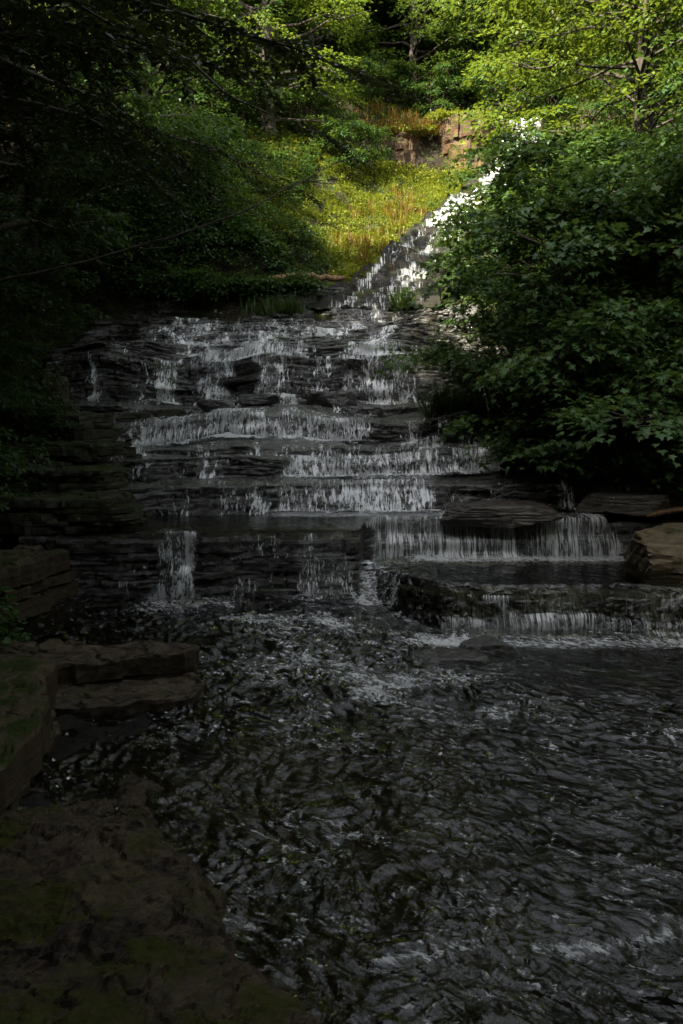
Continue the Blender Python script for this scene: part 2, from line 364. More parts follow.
# ------------------------------------------------------------------ stepped rock ledges
LEDGES = {}
def warp(P):
    P = np.array(P, float); x, y = P[..., 0].copy(), P[..., 1].copy(); k = smooth(9.95, 11.8, y) * (1 - smooth(19.5, 21, y))
    P[..., 2] += k * (.20 * perlin(x * .42, y * .30, 401) + .07 * perlin(x * 1.25, y * .8, 402))
    P[..., 1] += k * (.30 * perlin(x * .5 + 3, P[..., 2] * .4, 403) + .12 * perlin(x * 1.6, P[..., 2] * .7, 404))
    return P
def ledge(key, x0, x1, front, z0, z1, back, nl, seed, label, mat='ledge', amp=.16, step=.05, topslope=0.03, under=.3, name='rock_ledge', bulge=.02):
    xs = np.arange(x0, x1 + step, step); n = len(xs)
    r = np.random.default_rng(seed)
    th = r.uniform(.5, 1.6, nl); th = np.cumsum(th) / th.sum()
    zb = np.concatenate([[0], th[:-1]]) * (z1 - z0) + z0; zt = th * (z1 - z0) + z0; zb[0] -= under
    mb = MB(); setb = []
    base = front(xs)
    for i in range(nl):
        sb = amp * (.55 * cells(xs, r.uniform(.5, 1.3), seed * 13 + i) + .45 * cells(xs, r.uniform(.18, .45), seed * 17 + i)) \
            + .05 * perlin(xs * .8, xs * 0 + i * 7.7, seed) + r.uniform(0, .06) + .055 * i * min(1, amp / .16)
        setb.append(sb)
        fy = base + sb
        dz = .05 * (cells(xs, r.uniform(.7, 1.6), seed * 7 + i * 3) - .5) * min(1, (zt[i] - zb[i]) * 6) + .012 * perlin(xs * 3, xs * 0 + i, seed + 3)
        t = zt[i] + dz; b = np.full(n, zb[i])
        top_last = i == nl - 1
        rows = []
        for k, f in enumerate((0, .35, .7, .93)):
            bul = bulge * fbm(xs * (5 if bulge < .1 else 1.6), xs * 0 + k * .7 * (1 if bulge > .1 else 2.4) + i * (9.1 if bulge < .1 else 1.3), seed + 40, 3) + (.0 if f < .9 else .012)
            rows.append(np.stack([xs, fy + bul, b + (t - b) * f], -1))
        rows.append(np.stack([xs, fy + .03, t], -1))
        bk = np.maximum(back(xs), fy + .2) if top_last else fy + .55
        m = max(4, int(np.max(bk - fy) / .09)) if top_last else 3
        for q in np.linspace(0, 1, m)[1:]:
            yy = fy + .03 + (bk - fy - .03) * q
            nz = (.03 * fbm(xs * 2.2, yy * 3.1, seed + 9, 4) + .05 * (cells(xs + yy * .6, .8, seed + 90) - .5) * smooth(.1, .5, q)) if top_last else 0
            rows.append(np.stack([xs, yy, t + nz + topslope * (yy - fy)], -1))
        mb.grid(warp(np.stack(rows, 1)))
    LEDGES[key] = dict(xs=xs, front=base, top=base + setb[-1], z0=z0, z1=z1, sets=np.array(setb) + base, zt=zt)
    loc = ((x0 + x1) / 2, float(base.mean()), z0)
    return mb.build(name, M[mat], loc=loc, smooth_=False, label=label, cat='rock ledge', group='stepped rock ledges of the cascade')

def lin(*pts):
    px = [p[0] for p in pts]; py = [p[1] for p in pts]
    return lambda x: np.interp(x, px, py)
wob = lambda x, s, a=.12: a * fbm(np.asarray(x) * .55, np.asarray(x) * 0, s, 3)

ledge('A', .4, 6.2, lambda x: lin((.4, 8.5), (.7, 8.0), (1.0, 7.72), (1.4, 7.6), (3, 7.55), (6, 7.3))(x) + wob(x, 1, .10), -.1, .40, lambda x: x * 0 + 8.6, 5, 11,
      'low dark rock ledge with a thin curtain of water, nearest the camera on the right', topslope=-.10)
ledge('Bl', -3.6, .32, lambda x: 8.5 + wob(x, 2, .10) + 1.3 * smooth(.18, .36, x), .05, .86, lambda x: x * 0 + 9.9, 7, 12,
      'wide dark ledge with one narrow isolated fall, left of the foaming corner', amp=.10)
ledge('Br', .1, 5.4, lambda x: lin((.1, 9.15), (.5, 9.2), (3.3, 9.2), (5.4, 9.0))(x) + wob(x, 3, .06), .25, .93, lambda x: x * 0 + 9.95, 6, 13,
      'straight dark ledge behind the wide curtain, beside the tan boulder', amp=.08)
ledge('C', -3.9, 4.6, lambda x: lin((-3.9, 9.5), (-2.2, 9.75), (-1.2, 9.7), (-.9, 9.85), (4.6, 9.9))(x) + wob(x, 4, .12), .9, 1.29, lambda x: x * 0 + 10.9, 5, 14,
      'layered dark ledge under the dense white strands behind the still pool')
ledge('D', -4.0, 4.6, lambda x: lin((-4, 10.3), (-2.4, 10.5), (-1, 10.65), (4.6, 10.85))(x) + wob(x, 5, .15), 1.25, 1.57, lambda x: x * 0 + 11.7, 4, 15,
      'shallow ledge with a bright foam line along its foot, third step above the still pool')
ledge('D2', -4.2, 3.8, lambda x: lin((-4.2, 11.2), (-2, 11.3), (0, 11.45), (3.8, 11.5))(x) + wob(x, 25, .2), 1.5, 1.68, lambda x: x * 0 + 12.4, 3, 35,
      'thin low ledge of flat slabs just below the sparkling middle fall')
ledge('E', -4.6, 3.6, lambda x: lin((-4.6, 11.8), (-2, 12.1), (.5, 12.25), (3.6, 12.3))(x) + wob(x, 6, .15), 1.6, 2.0, lambda x: x * 0 + 14.4, 5, 16,
      'middle ledge carrying a broad sparkling fall below the four tall falls')
ledge('E2', -5.0, 3.4, lambda x: lin((-5, 13.2), (-1, 13.4), (.4, 13.55), (3.4, 13.5))(x) + wob(x, 26, .18), 1.95, 2.18, lambda x: x * 0 + 14.6, 3, 36,
      'low brownish ledge of separate blocks at the foot of the tall falls')
ledge('F', -5.3, 3.2, lambda x: lin((-5.3, 14.0), (-3.2, 14.2), (-.6, 14.3), (.2, 14.45), (1.3, 14.3), (3.2, 14.5))(x) + wob(x, 7, .2), 2.05, 2.92, lambda x: x * 0 + 15.3, 8, 17,
      'tallest dark ledge, split by four white falls with dry rock between', amp=.22)
ledge('F2', -5.4, 3.2, lambda x: lin((-5.4, 14.75), (3.2, 15.0))(x) + wob(x, 8, .2), 2.85, 3.14, lambda x: x * 0 + 16.2, 4, 18,
      'low broken ledge right on top of the tallest ledge')
for i, (yy, za, zb) in enumerate([(15.8, 3.08, 3.32), (16.6, 3.26, 3.52), (17.4, 3.46, 3.73), (18.2, 3.66, 3.95)]):
    ledge('G%d' % i, -5.6, 3.2, lambda x, yy=yy, i=i: yy + wob(x, 50 + i, .35) + .0 * x, za, zb, lambda x, yy=yy: x * 0 + yy + 1.4, 3, 60 + i,
          ['first and lowest shallow step of the speckled sloping rapid', 'second shallow step of the speckled sloping rapid', 'third shallow step of the speckled sloping rapid',
           'fourth and highest shallow step of the speckled sloping rapid, below the grey wall'][i])
ledge('Hr', -1.3, 3.2, lambda x: lin((-1.3, 19.1), (3.2, 18.8))(x) + wob(x, 29, .2), 3.8, 4.26, lambda x: x * 0 + 20.0, 5, 39,
      'low strata steps right under the spreading foot of the chute')
ledge('H', -5.8, .1, lambda x: lin((-5.8, 19.0), (-.7, 19.1), (.1, 19.7))(x) + wob(x, 9, .2), 3.85, 4.82, lambda x: x * 0 + 20.9, 9, 19,
      'dark layered rock wall under the long sloping chute', amp=.12)

# chute rock: a long inclined sheet of rough bedrock climbing to the right
cy_pts = np.array([19.2, 20.2, 21, 22, 24, 27, 30, 32.5, 34.5]); cx_pts = np.array([.55, .95, 1.45, 1.95, 2.8, 4.1, 5.5, 6.6, 7.3])
cz_pts = np.array([4.28, 4.78, 5.25, 5.8, 6.7, 8.0, 9.3, 10.6, 13.0]); cw_pts = np.array([1.6, 1.25, .95, .9, .95, 1.05, 1.1, 1.0, .8])
def chute_grid(nu, nv, lift, seed, amp, wmul=1.0):
    yy = np.linspace(19.3, 34.5, nv); cx = np.interp(yy, cy_pts, cx_pts); cz = np.interp(yy, cy_pts, cz_pts); cw = np.interp(yy, cy_pts, cw_pts) * wmul
    s = np.linspace(-1, 1, nu)[:, None]
    XX = cx + s * cw * (1 + .22 * fbm(yy * .9, s * 0 + np.sign(s) * 4.0, seed + 5, 3) * np.abs(s)); YY = yy + .25 * fbm(XX * .9, yy * .5, seed + 6, 2)
    sq = cz / .21 + 1.1 * fbm(XX * .55, YY * .5, seed, 4); st = (np.floor(sq) + smooth(.60, 1, sq - np.floor(sq)) - .5 - .9 * fbm(XX * .55, YY * .5, seed, 4)) * .21
    ZZ = cz * .30 + st * .70 + .05 + amp * fbm(XX * 1.7, YY * 1.7, seed, 4) + lift + .10 * s ** 2
    ZZ = ZZ - 1.2 * smooth(.85, 1.0, np.abs(s)) * (lift < .03)
    return XX, YY, ZZ, s
XX, YY, ZZ, s_ = chute_grid(110, 420, 0, 70, .10, 1.3)
mb = MB(); mb.grid(np.stack([XX, YY, ZZ], -1))
mb.build('rock_chute', M['chute_rock'], loc=(3, 26, 7), smooth_=False, label='long inclined rock chute climbing to the right below the outcrop', cat='rock chute')

# ------------------------------------------------------------------ water surfaces
def wbase(x, y):
    ramp_l = .02 + .05 * smooth(3, 6.3, y) + .16 * smooth(6.3, 8.4, y)
    fa = np.interp(x, LEDGES['A']['xs'], LEDGES['A']['front'])
    stepr = .43 * smooth(.10 - .25 * (1 - smooth(.2, .8, x)), .32, y - fa)
    right = .03 + .04 * smooth(3, 7.2, y) + stepr
    k = smooth(-.5, .75, x + .25 * perlin(y * 1.1, x * .6, 81))
    z = ramp_l * (1 - k) + right * k
    # a little drop crossing the near stream
    ln = 3.15 + .16 * (x - .1) + .10 * perlin(x * 1.7, y * 0 + .3, 83)
    z = z + .055 * smooth(-.10, .10, y - ln) * smooth(-.1, .5, x)
    return z, ln
def waves(x, y):
    a = R(32); u = x * math.cos(a) - y * math.sin(a); v = x * math.sin(a) + y * math.cos(a)
    wx = .22 * fbm(x * 1.6, y * 1.6, 90, 2); wy = .22 * fbm(x * 1.6 + 9, y * 1.6, 91, 2)
    r1 = ridged((u + wx) * 2.0, (v + wy) * 3.6, 92, 3, .5)
    r2 = ridged((u + wx) * 5.5, (v + wy) * 10.5, 95, 2, .5)
    r3 = fbm(x * 1.1, y * 1.5, 97, 2)
    calm = smooth(.6, 1.6, x) * smooth(7.75, 8.1, y) + .75 * smooth(.5, 2.0, x) * smooth(5.9, 6.5, y) * (1 - smooth(7.4, 7.5, y))
    calm = np.clip(calm, 0, .88)
    rapid = 1 + .7 * smooth(5.4, 6.4, y) * (1 - smooth(1.2, 2.0, x)) * (1 - smooth(7.6, 8.3, y)) * smooth(-2, -.5, x)
    r4 = fbm((u + wx) * 9, (v + wy) * 16, 98, 2)
    return (.010 * r1 + .015 * r2 + .006 * r4 + .03 * r3) * (1 - calm) * rapid, r1, r2, calm
xs = np.concatenate([np.arange(-4.2, 4.6, .018), np.linspace(4.6, 9, 60)]); ys = np.concatenate([np.linspace(-30, 2.0, 50)[:-1], np.arange(2.0, 9.4, .018)])
X, Y = np.meshgrid(xs, ys, indexing='ij')
Z0, LN = wbase(X, Y); W, r1, r2, calm = waves(X, Y)
U_ = .84 * X - .54 * Y; V_ = .54 * X + .84 * Y
glint_fil = np.clip(ridged(U_ * 2.2 + .9 * fbm(X * 2, Y * 2, 141, 2), V_ * 11 + 1.5 * fbm(X * 2.3, Y * 3, 142, 2), 143, 2, .6) - .7, 0, 1)
fil2 = np.clip(ridged(U_ * .8 + .6 * fbm(X * 1.2, Y * 1.2, 151, 2), V_ * 4.2 + .9 * fbm(X * 1.3, Y * 1.6, 152, 3), 153, 2, .4) - .95, 0, 1)
foam = (-.10 + .46 * glint_fil + .5 * fil2 + .16 * np.clip(fbm(X * 1.2, Y * 1.8, 105, 3), -.6, 1) + np.clip((r2 - .8) * .35, 0, .4)) * (1 - calm) * (.35 + .65 * smooth(-1.6, -.5, X + .5 * fbm(X, Y, 106, 2)))  # real foam plus white threads painted in as ripple glints
d = Y - LN
foam += .95 * np.exp(-((d + .02) / .035) ** 2) * smooth(0, .4, X) * (perlin(X * 2.2, Y * 0, 99) * .6 + .45)
def near(x0, x1, y0, y1, s=.15): return smooth(x0 - s, x0 + s, X) * (1 - smooth(x1 - s, x1 + s, X)) * smooth(y0 - s, y0 + s, Y) * (1 - smooth(y1 - s, y1 + s, Y))
foam += .38 * near(-.9, 1.4, 5.6, 7.6, .5) * smooth(-.3, .6, fbm(X * 1.3, Y * 1.6, 101, 3))
foam += .4 * near(-2.2, -1.4, 8.0, 8.5, .25) + .40 * near(.15, .6, 8.4, 9.2, .15) + .55 * near(.8, 3.4, 8.95, 9.3, .1) + .45 * near(.7, 3.6, 7.2, 7.5, .1)
foam += .4 * near(-1.6, .6, 7.6, 8.5, .3) * smooth(-.1, .5, fbm(X * 2, Y * 3, 103, 3))
mb = MB(); mb.grid(np.stack([X, Y, Z0 + W], -1), att=np.clip(foam, -.3, 1))
mb.build('water', M['water'], kind='structure')

xs = np.arange(-2.95, 5.2, .05)
fr_ = np.where(xs < .25, np.interp(xs, LEDGES['Bl']['xs'], LEDGES['Bl']['sets'][-1]), np.interp(xs, LEDGES['Br']['xs'], LEDGES['Br']['sets'][-1])) + .02
t_ = np.linspace(0, 1, 26)[None]; X2 = xs[:, None] + 0 * t_; Y2 = fr_[:, None] + (9.98 - fr_[:, None]) * t_
mb = MB(); mb.grid(np.stack([X2, Y2, .958 + .008 * smooth(0, .1, t_) + .006 * fbm(X2 * 3, Y2 * 5, 7, 3)], -1), att=np.clip(.7 * smooth(9.5, 9.75, Y2) * smooth(-1.2, -.6, X2) * (1 - smooth(1.1, 1.5, X2)), 0, 1))
mb.build('water', M['pool'], kind='structure')

# streambed under the near water
xs = np.arange(-4.5, 8, .06); ys = np.arange(-3, 9.3, .06); X, Y = np.meshgrid(xs, ys, indexing='ij')
B = -.22 + .10 * fbm(X * .9, Y * .9, 111, 4) + .04 * fbm(X * 5, Y * 5, 112, 3)
B = B + .31 * smooth(-.75, -1.5, X) * smooth(4.0, 4.6, Y) * (1 - smooth(6.8, 7.6, Y)) + .35 * smooth(7.7, 8.2, Y) * smooth(.3, 1, X)
mb = MB(); mb.grid(np.stack([X, Y, B], -1)); mb.build('stream_bed', M['bed'], kind='structure')

# ------------------------------------------------------------------ falls
def fall(x0, x1, yf, zt, zb, label, dens=.6, mat='fall', edge=.08, out=.10, lead=.35, run=.22, seed=0, parts=True, var=.5, name='waterfall', taper=0.0, bulges=()):
    """sheet of water: over the tread, over the lip, down the face, foam at the foot. yf(x) = y of the rock face at the lip"""
    xs = np.arange(x0, x1 + .04, .04); n = len(xs)
    face = yf(xs) - .05
    face = face + .03 * fbm(xs * 3, xs * 0, seed + 5, 3)
    prof = []; vv = []
    H = zt - zb
    for t in np.linspace(-lead, -.06, 4): prof.append((t, 0.0, .025 + .02 * 0)); 
    P = []; V = []; D = []
    L = 0.0
    for t in np.linspace(lead, .04, 5):
        P.append(np.stack([xs, face + t, np.full(n, zt + .03)], -1)); V.append(-t); D.append(.65)
    m = max(6, int(H / .05))
    for q in np.linspace(0, 1, m):
        z = zt + .025 - q * H
        y = np.minimum(yf.prof(xs, z, 0) - .05, face) - out * (q ** .5) * .45 + .02 * fbm(xs * 4, xs * 0 + q * H * 2.5, seed + 8, 2)
        for (qb, am) in bulges:
            y = y - am * np.exp(-((q - qb) / .07) ** 2)
        xx = xs + taper * (xs - (x0 + x1) / 2) * q
        P.append(np.stack([xx, y, np.full(n, z) + .01 * perlin(xs * 6, xs * 0 + q, seed)], -1)); V.append(q * H); D.append(.85 + .25 * q)
    P = np.stack(P, 1); V = np.array(V); D = np.array(D)
    uv = np.stack([np.broadcast_to(xs[:, None] + seed * 3.7, P.shape[:2]), np.broadcast_to(V[None], P.shape[:2])], -1)
    wd = x1 - x0; ed = min(max(edge, .16), wd * .35)
    jx = .16 * min(1, wd) * fbm(V[None] * 3.5 + 0 * xs[:, None], xs[:, None] * 1.2 + 5.5, seed + 71, 3)
    lat = smooth(0, ed, xs[:, None] + jx - x0 - .02) * smooth(0, ed, x1 - .02 - xs[:, None] + jx)
    va = 1 + var * fbm(xs * 1.5, xs * 0 + 2.2, seed + 61, 3)
    dd = np.clip(dens * lat * va[:, None] * D[None], 0, .80) - (1 - lat) * .5
    loc = ((x0 + x1) / 2, float(face.mean()), zb)
    root = thing(name, loc, label, 'waterfall', 'white falls of the cascade')
    mb = MB(); mb.grid(warp(P), uv, dd); o = mb.build('falling_water', M[mat], loc=loc); o.location = (0, 0, 0); o.parent = root
    # foam where it lands
    ts = np.linspace(-.10, run, 7); xe = np.arange(x0 - .06, x1 + .1, .04)
    fa = np.interp(xe, xs, np.minimum(yf.prof(xs, zb + .03, 0) - .05, face))
    F = np.stack([np.stack([xe, fa - out * .6 - t, np.full(len(xe), zb + .012) + .035 * np.exp(-((t - .03) / .08) ** 2) * (1 + fbm(xe * 5, xe * 0 + t * 9, seed + 70, 2))], -1) for t in ts], 1)
    le = smooth(0, .15, xe - xe[0]) * smooth(0, .15, xe[-1] - xe)
    fd = dens * (.5 if mat == 'trickle' else 1.0) * np.interp(xe, xs, va)[:, None] * le[:, None] * (1 - smooth(.3 * run, run, ts))[None] - .25 * smooth(.4 * run, run, ts)[None]
    mb = MB(); mb.grid(warp(F), np.stack([F[..., 0] + seed, F[..., 1]], -1), fd)
    o = mb.build('foam', M['foam'], loc=loc); o.location = (0, 0, 0); o.parent = root
    return root
def topf(k):
    D = LEDGES[k]; ker = np.array([1, 2, 3, 2, 1]) / 9.0
    S = [np.convolve(np.pad(q, 2, mode='edge'), ker, 'valid') for q in D['sets']]
    def f(x): return np.interp(x, D['xs'], S[-1])
    def prof(x, z, lift):
        # the water is pushed out by every bed above the height z
        y = np.full(len(x), 1e9)
        for q, t in zip(S[::-1], D['zt'][::-1]):
            w_ = 1.0 if t >= z - .02 else 0.0
            if w_: y = np.minimum(y, np.interp(x, D['xs'], q))
        return y
    f.prof = prof
    return f

fall(-2.18, -1.48, topf('Bl'), .92, .20, 'narrow isolated white fall dropping off the wide dark ledge on the left', .72, seed=1, taper=.15, run=.2)
fall(-.62, .26, topf('Bl'), .90, .26, 'ragged thin fall over the right corner of the left dark ledge', .56, 'fall', seed=2)
fall(.22, 3.35, topf('Br'), .97, .46, 'widest straight curtain of water, ending beside the tan boulder', .95, 'fall_fine', seed=3, run=.16, var=.3)
fall(.6, 3.9, topf('A'), .44, .06, 'lowest curtain of water on the right, nearest the camera', .78, 'fall_fine', seed=4, run=.14)
fall(-1.0, 1.25, topf('C'), 1.33, .97, 'dense white curtain dropping into the still dark pool', .84, seed=5, run=.14)
fall(2.6, 3.05, topf('C'), 1.32, .99, 'small white spill between two flat dark rocks on the right', .62, seed=6)
fall(-.85, 2.3, topf('D'), 1.60, 1.33, 'low wide white fall just above the dense curtain of the still pool', .84, seed=7)
fall(-3.2, .55, topf('E'), 2.03, 1.70, 'broad sparkling fall over the middle ledge', .86, seed=8, var=.8)
fall(.75, 1.35, topf('E'), 2.03, 1.70, 'short white spill right of the broad sparkling fall, near the grass tuft', .5, seed=9)
fall(-3.45, -2.85, topf('F'), 2.97, 2.22, 'leftmost of the tall upper falls, slanting down over dark blocks', .80, seed=10, taper=.1, bulges=((.35, .06), (.7, .08)))
fall(-2.45, -1.85, topf('F'), 2.97, 2.22, 'second tall upper fall from the left, a bright block of spray', .84, seed=11, bulges=((.4, .05),))
fall(-1.62, -.75, topf('F'), 2.97, 2.22, 'third tall upper fall from the left, in several strands', .84, seed=12, var=.9, bulges=((.5, .06),))
fall(-.5, -.2, topf('F'), 2.97, 2.3, 'thin strand of water between the third and the rightmost tall falls', .75, seed=13)
fall(.22, 1.25, topf('F'), 3.0, 2.20, 'rightmost and brightest tall upper fall, ladder-like over thin beds', .88, seed=14, bulges=((.2, .05), (.45, .07), (.72, .09)))
fall(-2.6, -.6, topf('F2'), 3.2, 2.98, 'short white fall right above the second and third tall falls', .68, seed=15, var=.9)
fall(.2, 1.2, topf('F2'), 3.2, 2.98, 'short white fall right above the rightmost tall fall', .75, seed=16)
for i, (a, b, k, dn) in enumerate([(-3.2, 1.0, 'G0', .64), (-4.0, 1.3, 'G1', .60), (-4.2, .8, 'G2', .62), (-4.2, .6, 'G3', .58)]):
    L_ = LEDGES[k]
    fall(a, b, topf(k), L_['z1'] + .03, L_['z0'] + .05, ['first and lowest thin white spill of the sloping rapid', 'second thin white spill of the sloping rapid',
         'third thin white spill of the sloping rapid', 'fourth and highest thin white spill of the sloping rapid'][i], dn, 'rapid', seed=20 + i, run=.5, lead=.6, var=1.1)
fall(-.4, 1.5, topf('Hr'), 4.31, 3.98, 'thin white spill over the strata steps at the foot of the chute', .56, seed=30, var=.9)

for i, (a, b, k, dn, lab) in enumerate([(-3.0, .25, 'Bl', .33, 'scattered thin trickles on the wide dark ledge around the narrow isolated fall'), (-2.9, 4.0, 'C', .46, 'scattered trickles along the ledge behind the still pool'),
        (-3.4, 3.6, 'D', .46, 'scattered trickles beside the low wide white fall'), (-3.6, 3.2, 'D2', .54, 'thin trickles over the flat slabs below the sparkling fall'), (-4.0, 2.2, 'E', .52, 'thin trickles at both ends of the sparkling middle fall'),
        (-4.4, 1.9, 'E2', .56, 'thin trickles between the loose blocks under the tall falls'), (-4.8, 1.9, 'F', .50, 'thin trickles on the dry looking rock between the tall falls'), (-4.6, 1.8, 'F2', .58, 'broken trickles over the low ledge on top of the tallest ledge'),
        (-3.8, -.5, 'H', .30, 'faint trickles on the dark layered wall below the chute')]):
    L_ = LEDGES[k]
    fall(a, b, topf(k), L_['z1'] + .035, L_['z0'] + .04, lab, dn, 'trickle', seed=40 + i, run=.25, lead=.5, var=.9, out=.06, edge=.4)
XX, YY, ZZ, s_ = chute_grid(110, 420, .035, 70, .10)
v_ = np.cumsum(np.sqrt(np.gradient(YY[0]) ** 2 + np.gradient(ZZ[55]) ** 2))
dn = .64 + .08 * smooth(24, 27, YY) - .65 * np.abs(s_) ** 2.2 + .55 * fbm((XX - np.interp(YY, cy_pts, cx_pts)) * 2.2, YY * .35, 77, 3) + .30 * smooth(23, 27, YY)
mb = MB(); mb.grid(np.stack([XX, YY, ZZ], -1), np.stack([XX, np.broadcast_to(v_[None], XX.shape)], -1), dn)
root = thing('waterfall', (3, 26, 7), 'long white chute of water sliding down the sunlit slope behind the maples', 'waterfall', 'white falls of the cascade')
o = mb.build('falling_water', M['chute'], root, loc=(3, 26, 7)); o.location = (0, 0, 0)

# ------------------------------------------------------------------ stones
def ico(sub=4):
    import bmesh
    bm = bmesh.new(); bmesh.ops.create_icosphere(bm, subdivisions=sub, radius=1)
    V = np.array([v.co[:] for v in bm.verts]); F = np.array([[v.index for v in f.verts] for f in bm.faces]); bm.free(); return V, F
ICO = ico(5); ICO_S = ico(4)
def stone_(name, loc, *a, **k): return stone(name, tuple(warp(np.array(loc))), *a, **k)
def stone(name, loc, size, mat, seed, label, cat='rock', flat=.6, rz=0, group=None, planes=14, sm=False, src=None):
    V, F = src or ICO; r = np.random.default_rng(seed)
    nrm = r.normal(size=(planes, 3)); nrm /= np.linalg.norm(nrm, axis=1)[:, None]
    nrm = np.vstack([nrm, [[0, 0, 1], [0, 0, -1], [.97, .2, .1], [-.95, .25, .1], [.1, -.98, .1], [.1, .98, .1]]])
    dist = np.concatenate([r.uniform(.72, .95, planes), [flat, flat, .8, .8, .75, .75]])
    dt = V @ nrm.T
    rad = np.min(np.where(dt > .05, dist / np.maximum(dt, .05), 9), 1); rad = np.minimum(rad, 1.15)
    P = V * rad[:, None]
    nz = .035 * fbm(P[:, 0] * 4 + seed, P[:, 1] * 4 + P[:, 2] * 3, seed, 4) + .03 * perlin(P[:, 2] * 14 + seed, P[:, 0] * 1.3, seed + 3)
    P = P * (1 + nz)[:, None] * np.asarray(size)
    c, s = math.cos(rz), math.sin(rz); P = np.stack([P[:, 0] * c - P[:, 1] * s, P[:, 0] * s + P[:, 1] * c, P[:, 2]], -1)
    P = P + np.array([0, 0, size[2] * .55])
    mb = MB(); mb.add(P + np.asarray(loc), F)
    return mb.build(name, M[mat], loc=loc, smooth_=sm, label=label, cat=cat, group=group)

def slab(name, poly, z0, z1, nl, mat, seed, label, cat='rock slab', amp=.05, group=None, tilt=(0, 0), tops=.02):
    poly = np.asarray(poly, float); r = np.random.default_rng(seed)
    q = np.vstack([poly, poly[:1]]); seg = np.linalg.norm(np.diff(q, axis=0), axis=1); cum = np.concatenate([[0], np.cumsum(seg)])
    t = np.linspace(0, cum[-1], max(40, int(cum[-1] / .035)), endpoint=False)
    bx = np.interp(t, cum, q[:, 0]); by = np.interp(t, cum, q[:, 1]); c = poly.mean(0)
    th = r.uniform(.6, 1.4, nl); th = np.cumsum(th) / th.sum(); mb = MB()
    zz = np.concatenate([[z0], z0 + th * (z1 - z0)])
    for i in range(nl):
        d = np.stack([bx, by], -1) - c; dn = d / (np.linalg.norm(d, axis=1)[:, None] + 1e-6)
        off = amp * (cells(t, r.uniform(.2, .5), seed + i) - .5) * 1.4 + amp * .6 * fbm(t * 3, t * 0 + i, seed + 9, 3) - amp * .25 * i
        E = np.stack([bx, by], -1) + dn * off[:, None]
        zb, zt = zz[i], zz[i + 1] - .006
        rings = []
        for f, s in ((0, 1.0), (.5, 1.0), (.9, .998)):
            rings.append(np.column_stack([c + (E - c) * s + dn * (.012 * fbm(t * 6, t * 0 + f * 3 + i, seed, 2))[:, None], np.full(len(t), zb + (zt - zb) * f)]))
        for s in np.linspace(.985, .02, 34):
            XY = c + (E - c) * s
            rings.append(np.column_stack([XY, zt + tops * fbm(XY[:, 0] * 2.5, XY[:, 1] * 2.5, seed + 30 + i, 4) + tops * .8 * (cells(XY[:, 0] + XY[:, 1] * .4, .5, seed + 44) - .5)]))
        P = np.stack(rings, 1)
        wx_ = P[..., 0] + .12 * fbm(P[..., 0] * 3, P[..., 1] * 3, seed + 50, 3); wy_ = P[..., 1] + .1 * fbm(P[..., 0] * 3 + 5, P[..., 1] * 3, seed + 51, 3)
        g_, c_ = voro(wx_ * 2.2, wy_ * 3.2, seed + 52); isz = np.arange(P.shape[1]) >= 3
        P[..., 2] += isz * tops * (1.6 * (c_ - .5) - 1.4 * (1 - smooth(0, .10, g_)) + .5 * fbm(P[..., 0] * 9, P[..., 1] * 9, seed + 53, 3))
        P = np.concatenate([P, P[:1]], 0)
        P[..., 2] += tilt[0] * (P[..., 0] - c[0]) + tilt[1] * (P[..., 1] - c[1])
        mb.grid(P)
    return mb.build(name, M[mat], loc=(c[0], c[1], z0), smooth_=False, label=label, cat=cat, group=group)

# stones of the right side and the stream
stone('boulder', (4.0, 8.85, .40), (.98, .62, .43), 'tan', 5, 'large tan angular boulder at the right end of the wide curtain', 'boulder', flat=.75, rz=.15, planes=18)
stone('flat_rock', (1.85, 9.42, .92), (.74, .34, .21), 'grey', 8, 'long dark flat rock lying in front of the dense curtain, beside the still pool', flat=.62, rz=.03)
stone('flat_rock', (3.45, 9.75, 1.0), (.62, .30, .20), 'grey', 15, 'low reddish flat rock on the right bank behind the tan boulder', flat=.62, rz=-.06)
stone('river_stone', (.95, 6.92, -.03), (.42, .26, .19), 'ledge', 21, 'rounded wet stone sitting in the rapid below the lowest curtain', planes=6, sm=True)
stone('river_stone', (1.35, 7.25, .0), (.28, .2, .17), 'ledge', 22, 'small wet stone touching the left end of the lowest curtain', planes=6, sm=True)
stone('river_stone', (.62, 3.72, -.04), (.13, .10, .12), 'ledge', 25, 'small dark stone poking out of the near stream', planes=6, sm=True)
for i, (x, y, z, a, b, c, lab) in enumerate([
        (-2.05, 13.25, 2.05, .42, .25, .2, 'squarish dark block below the second tall fall'), (-2.75, 13.15, 2.03, .36, .24, .2, 'brown block below the gap left of the second tall fall'),
        (-3.35, 13.1, 2.03, .40, .25, .18, 'rusty brown block below the leftmost tall fall'), (-1.35, 13.4, 2.1, .5, .3, .16, 'wide flat dark block below the third tall fall'),
        (-.15, 14.0, 2.12, .6, .4, .32, 'large dark sloping block left of the rightmost tall fall'), (-4.75, 13.5, 2.2, .24, .3, .55, 'tall rust-stained block at the left bank beside the upper falls')]):
    stone_('rock_block', (x, y, z - .04), (a * .8, b * .8, c * .75), 'ledge' if i not in (1, 2, 5) else 'slab' if i == 5 else 'ledge_moss', 130 + i, lab, 'rock block', flat=.7, rz=.1 * (i % 3 - 1), group='loose blocks at the foot of the tall falls', src=ICO_S, planes=10)

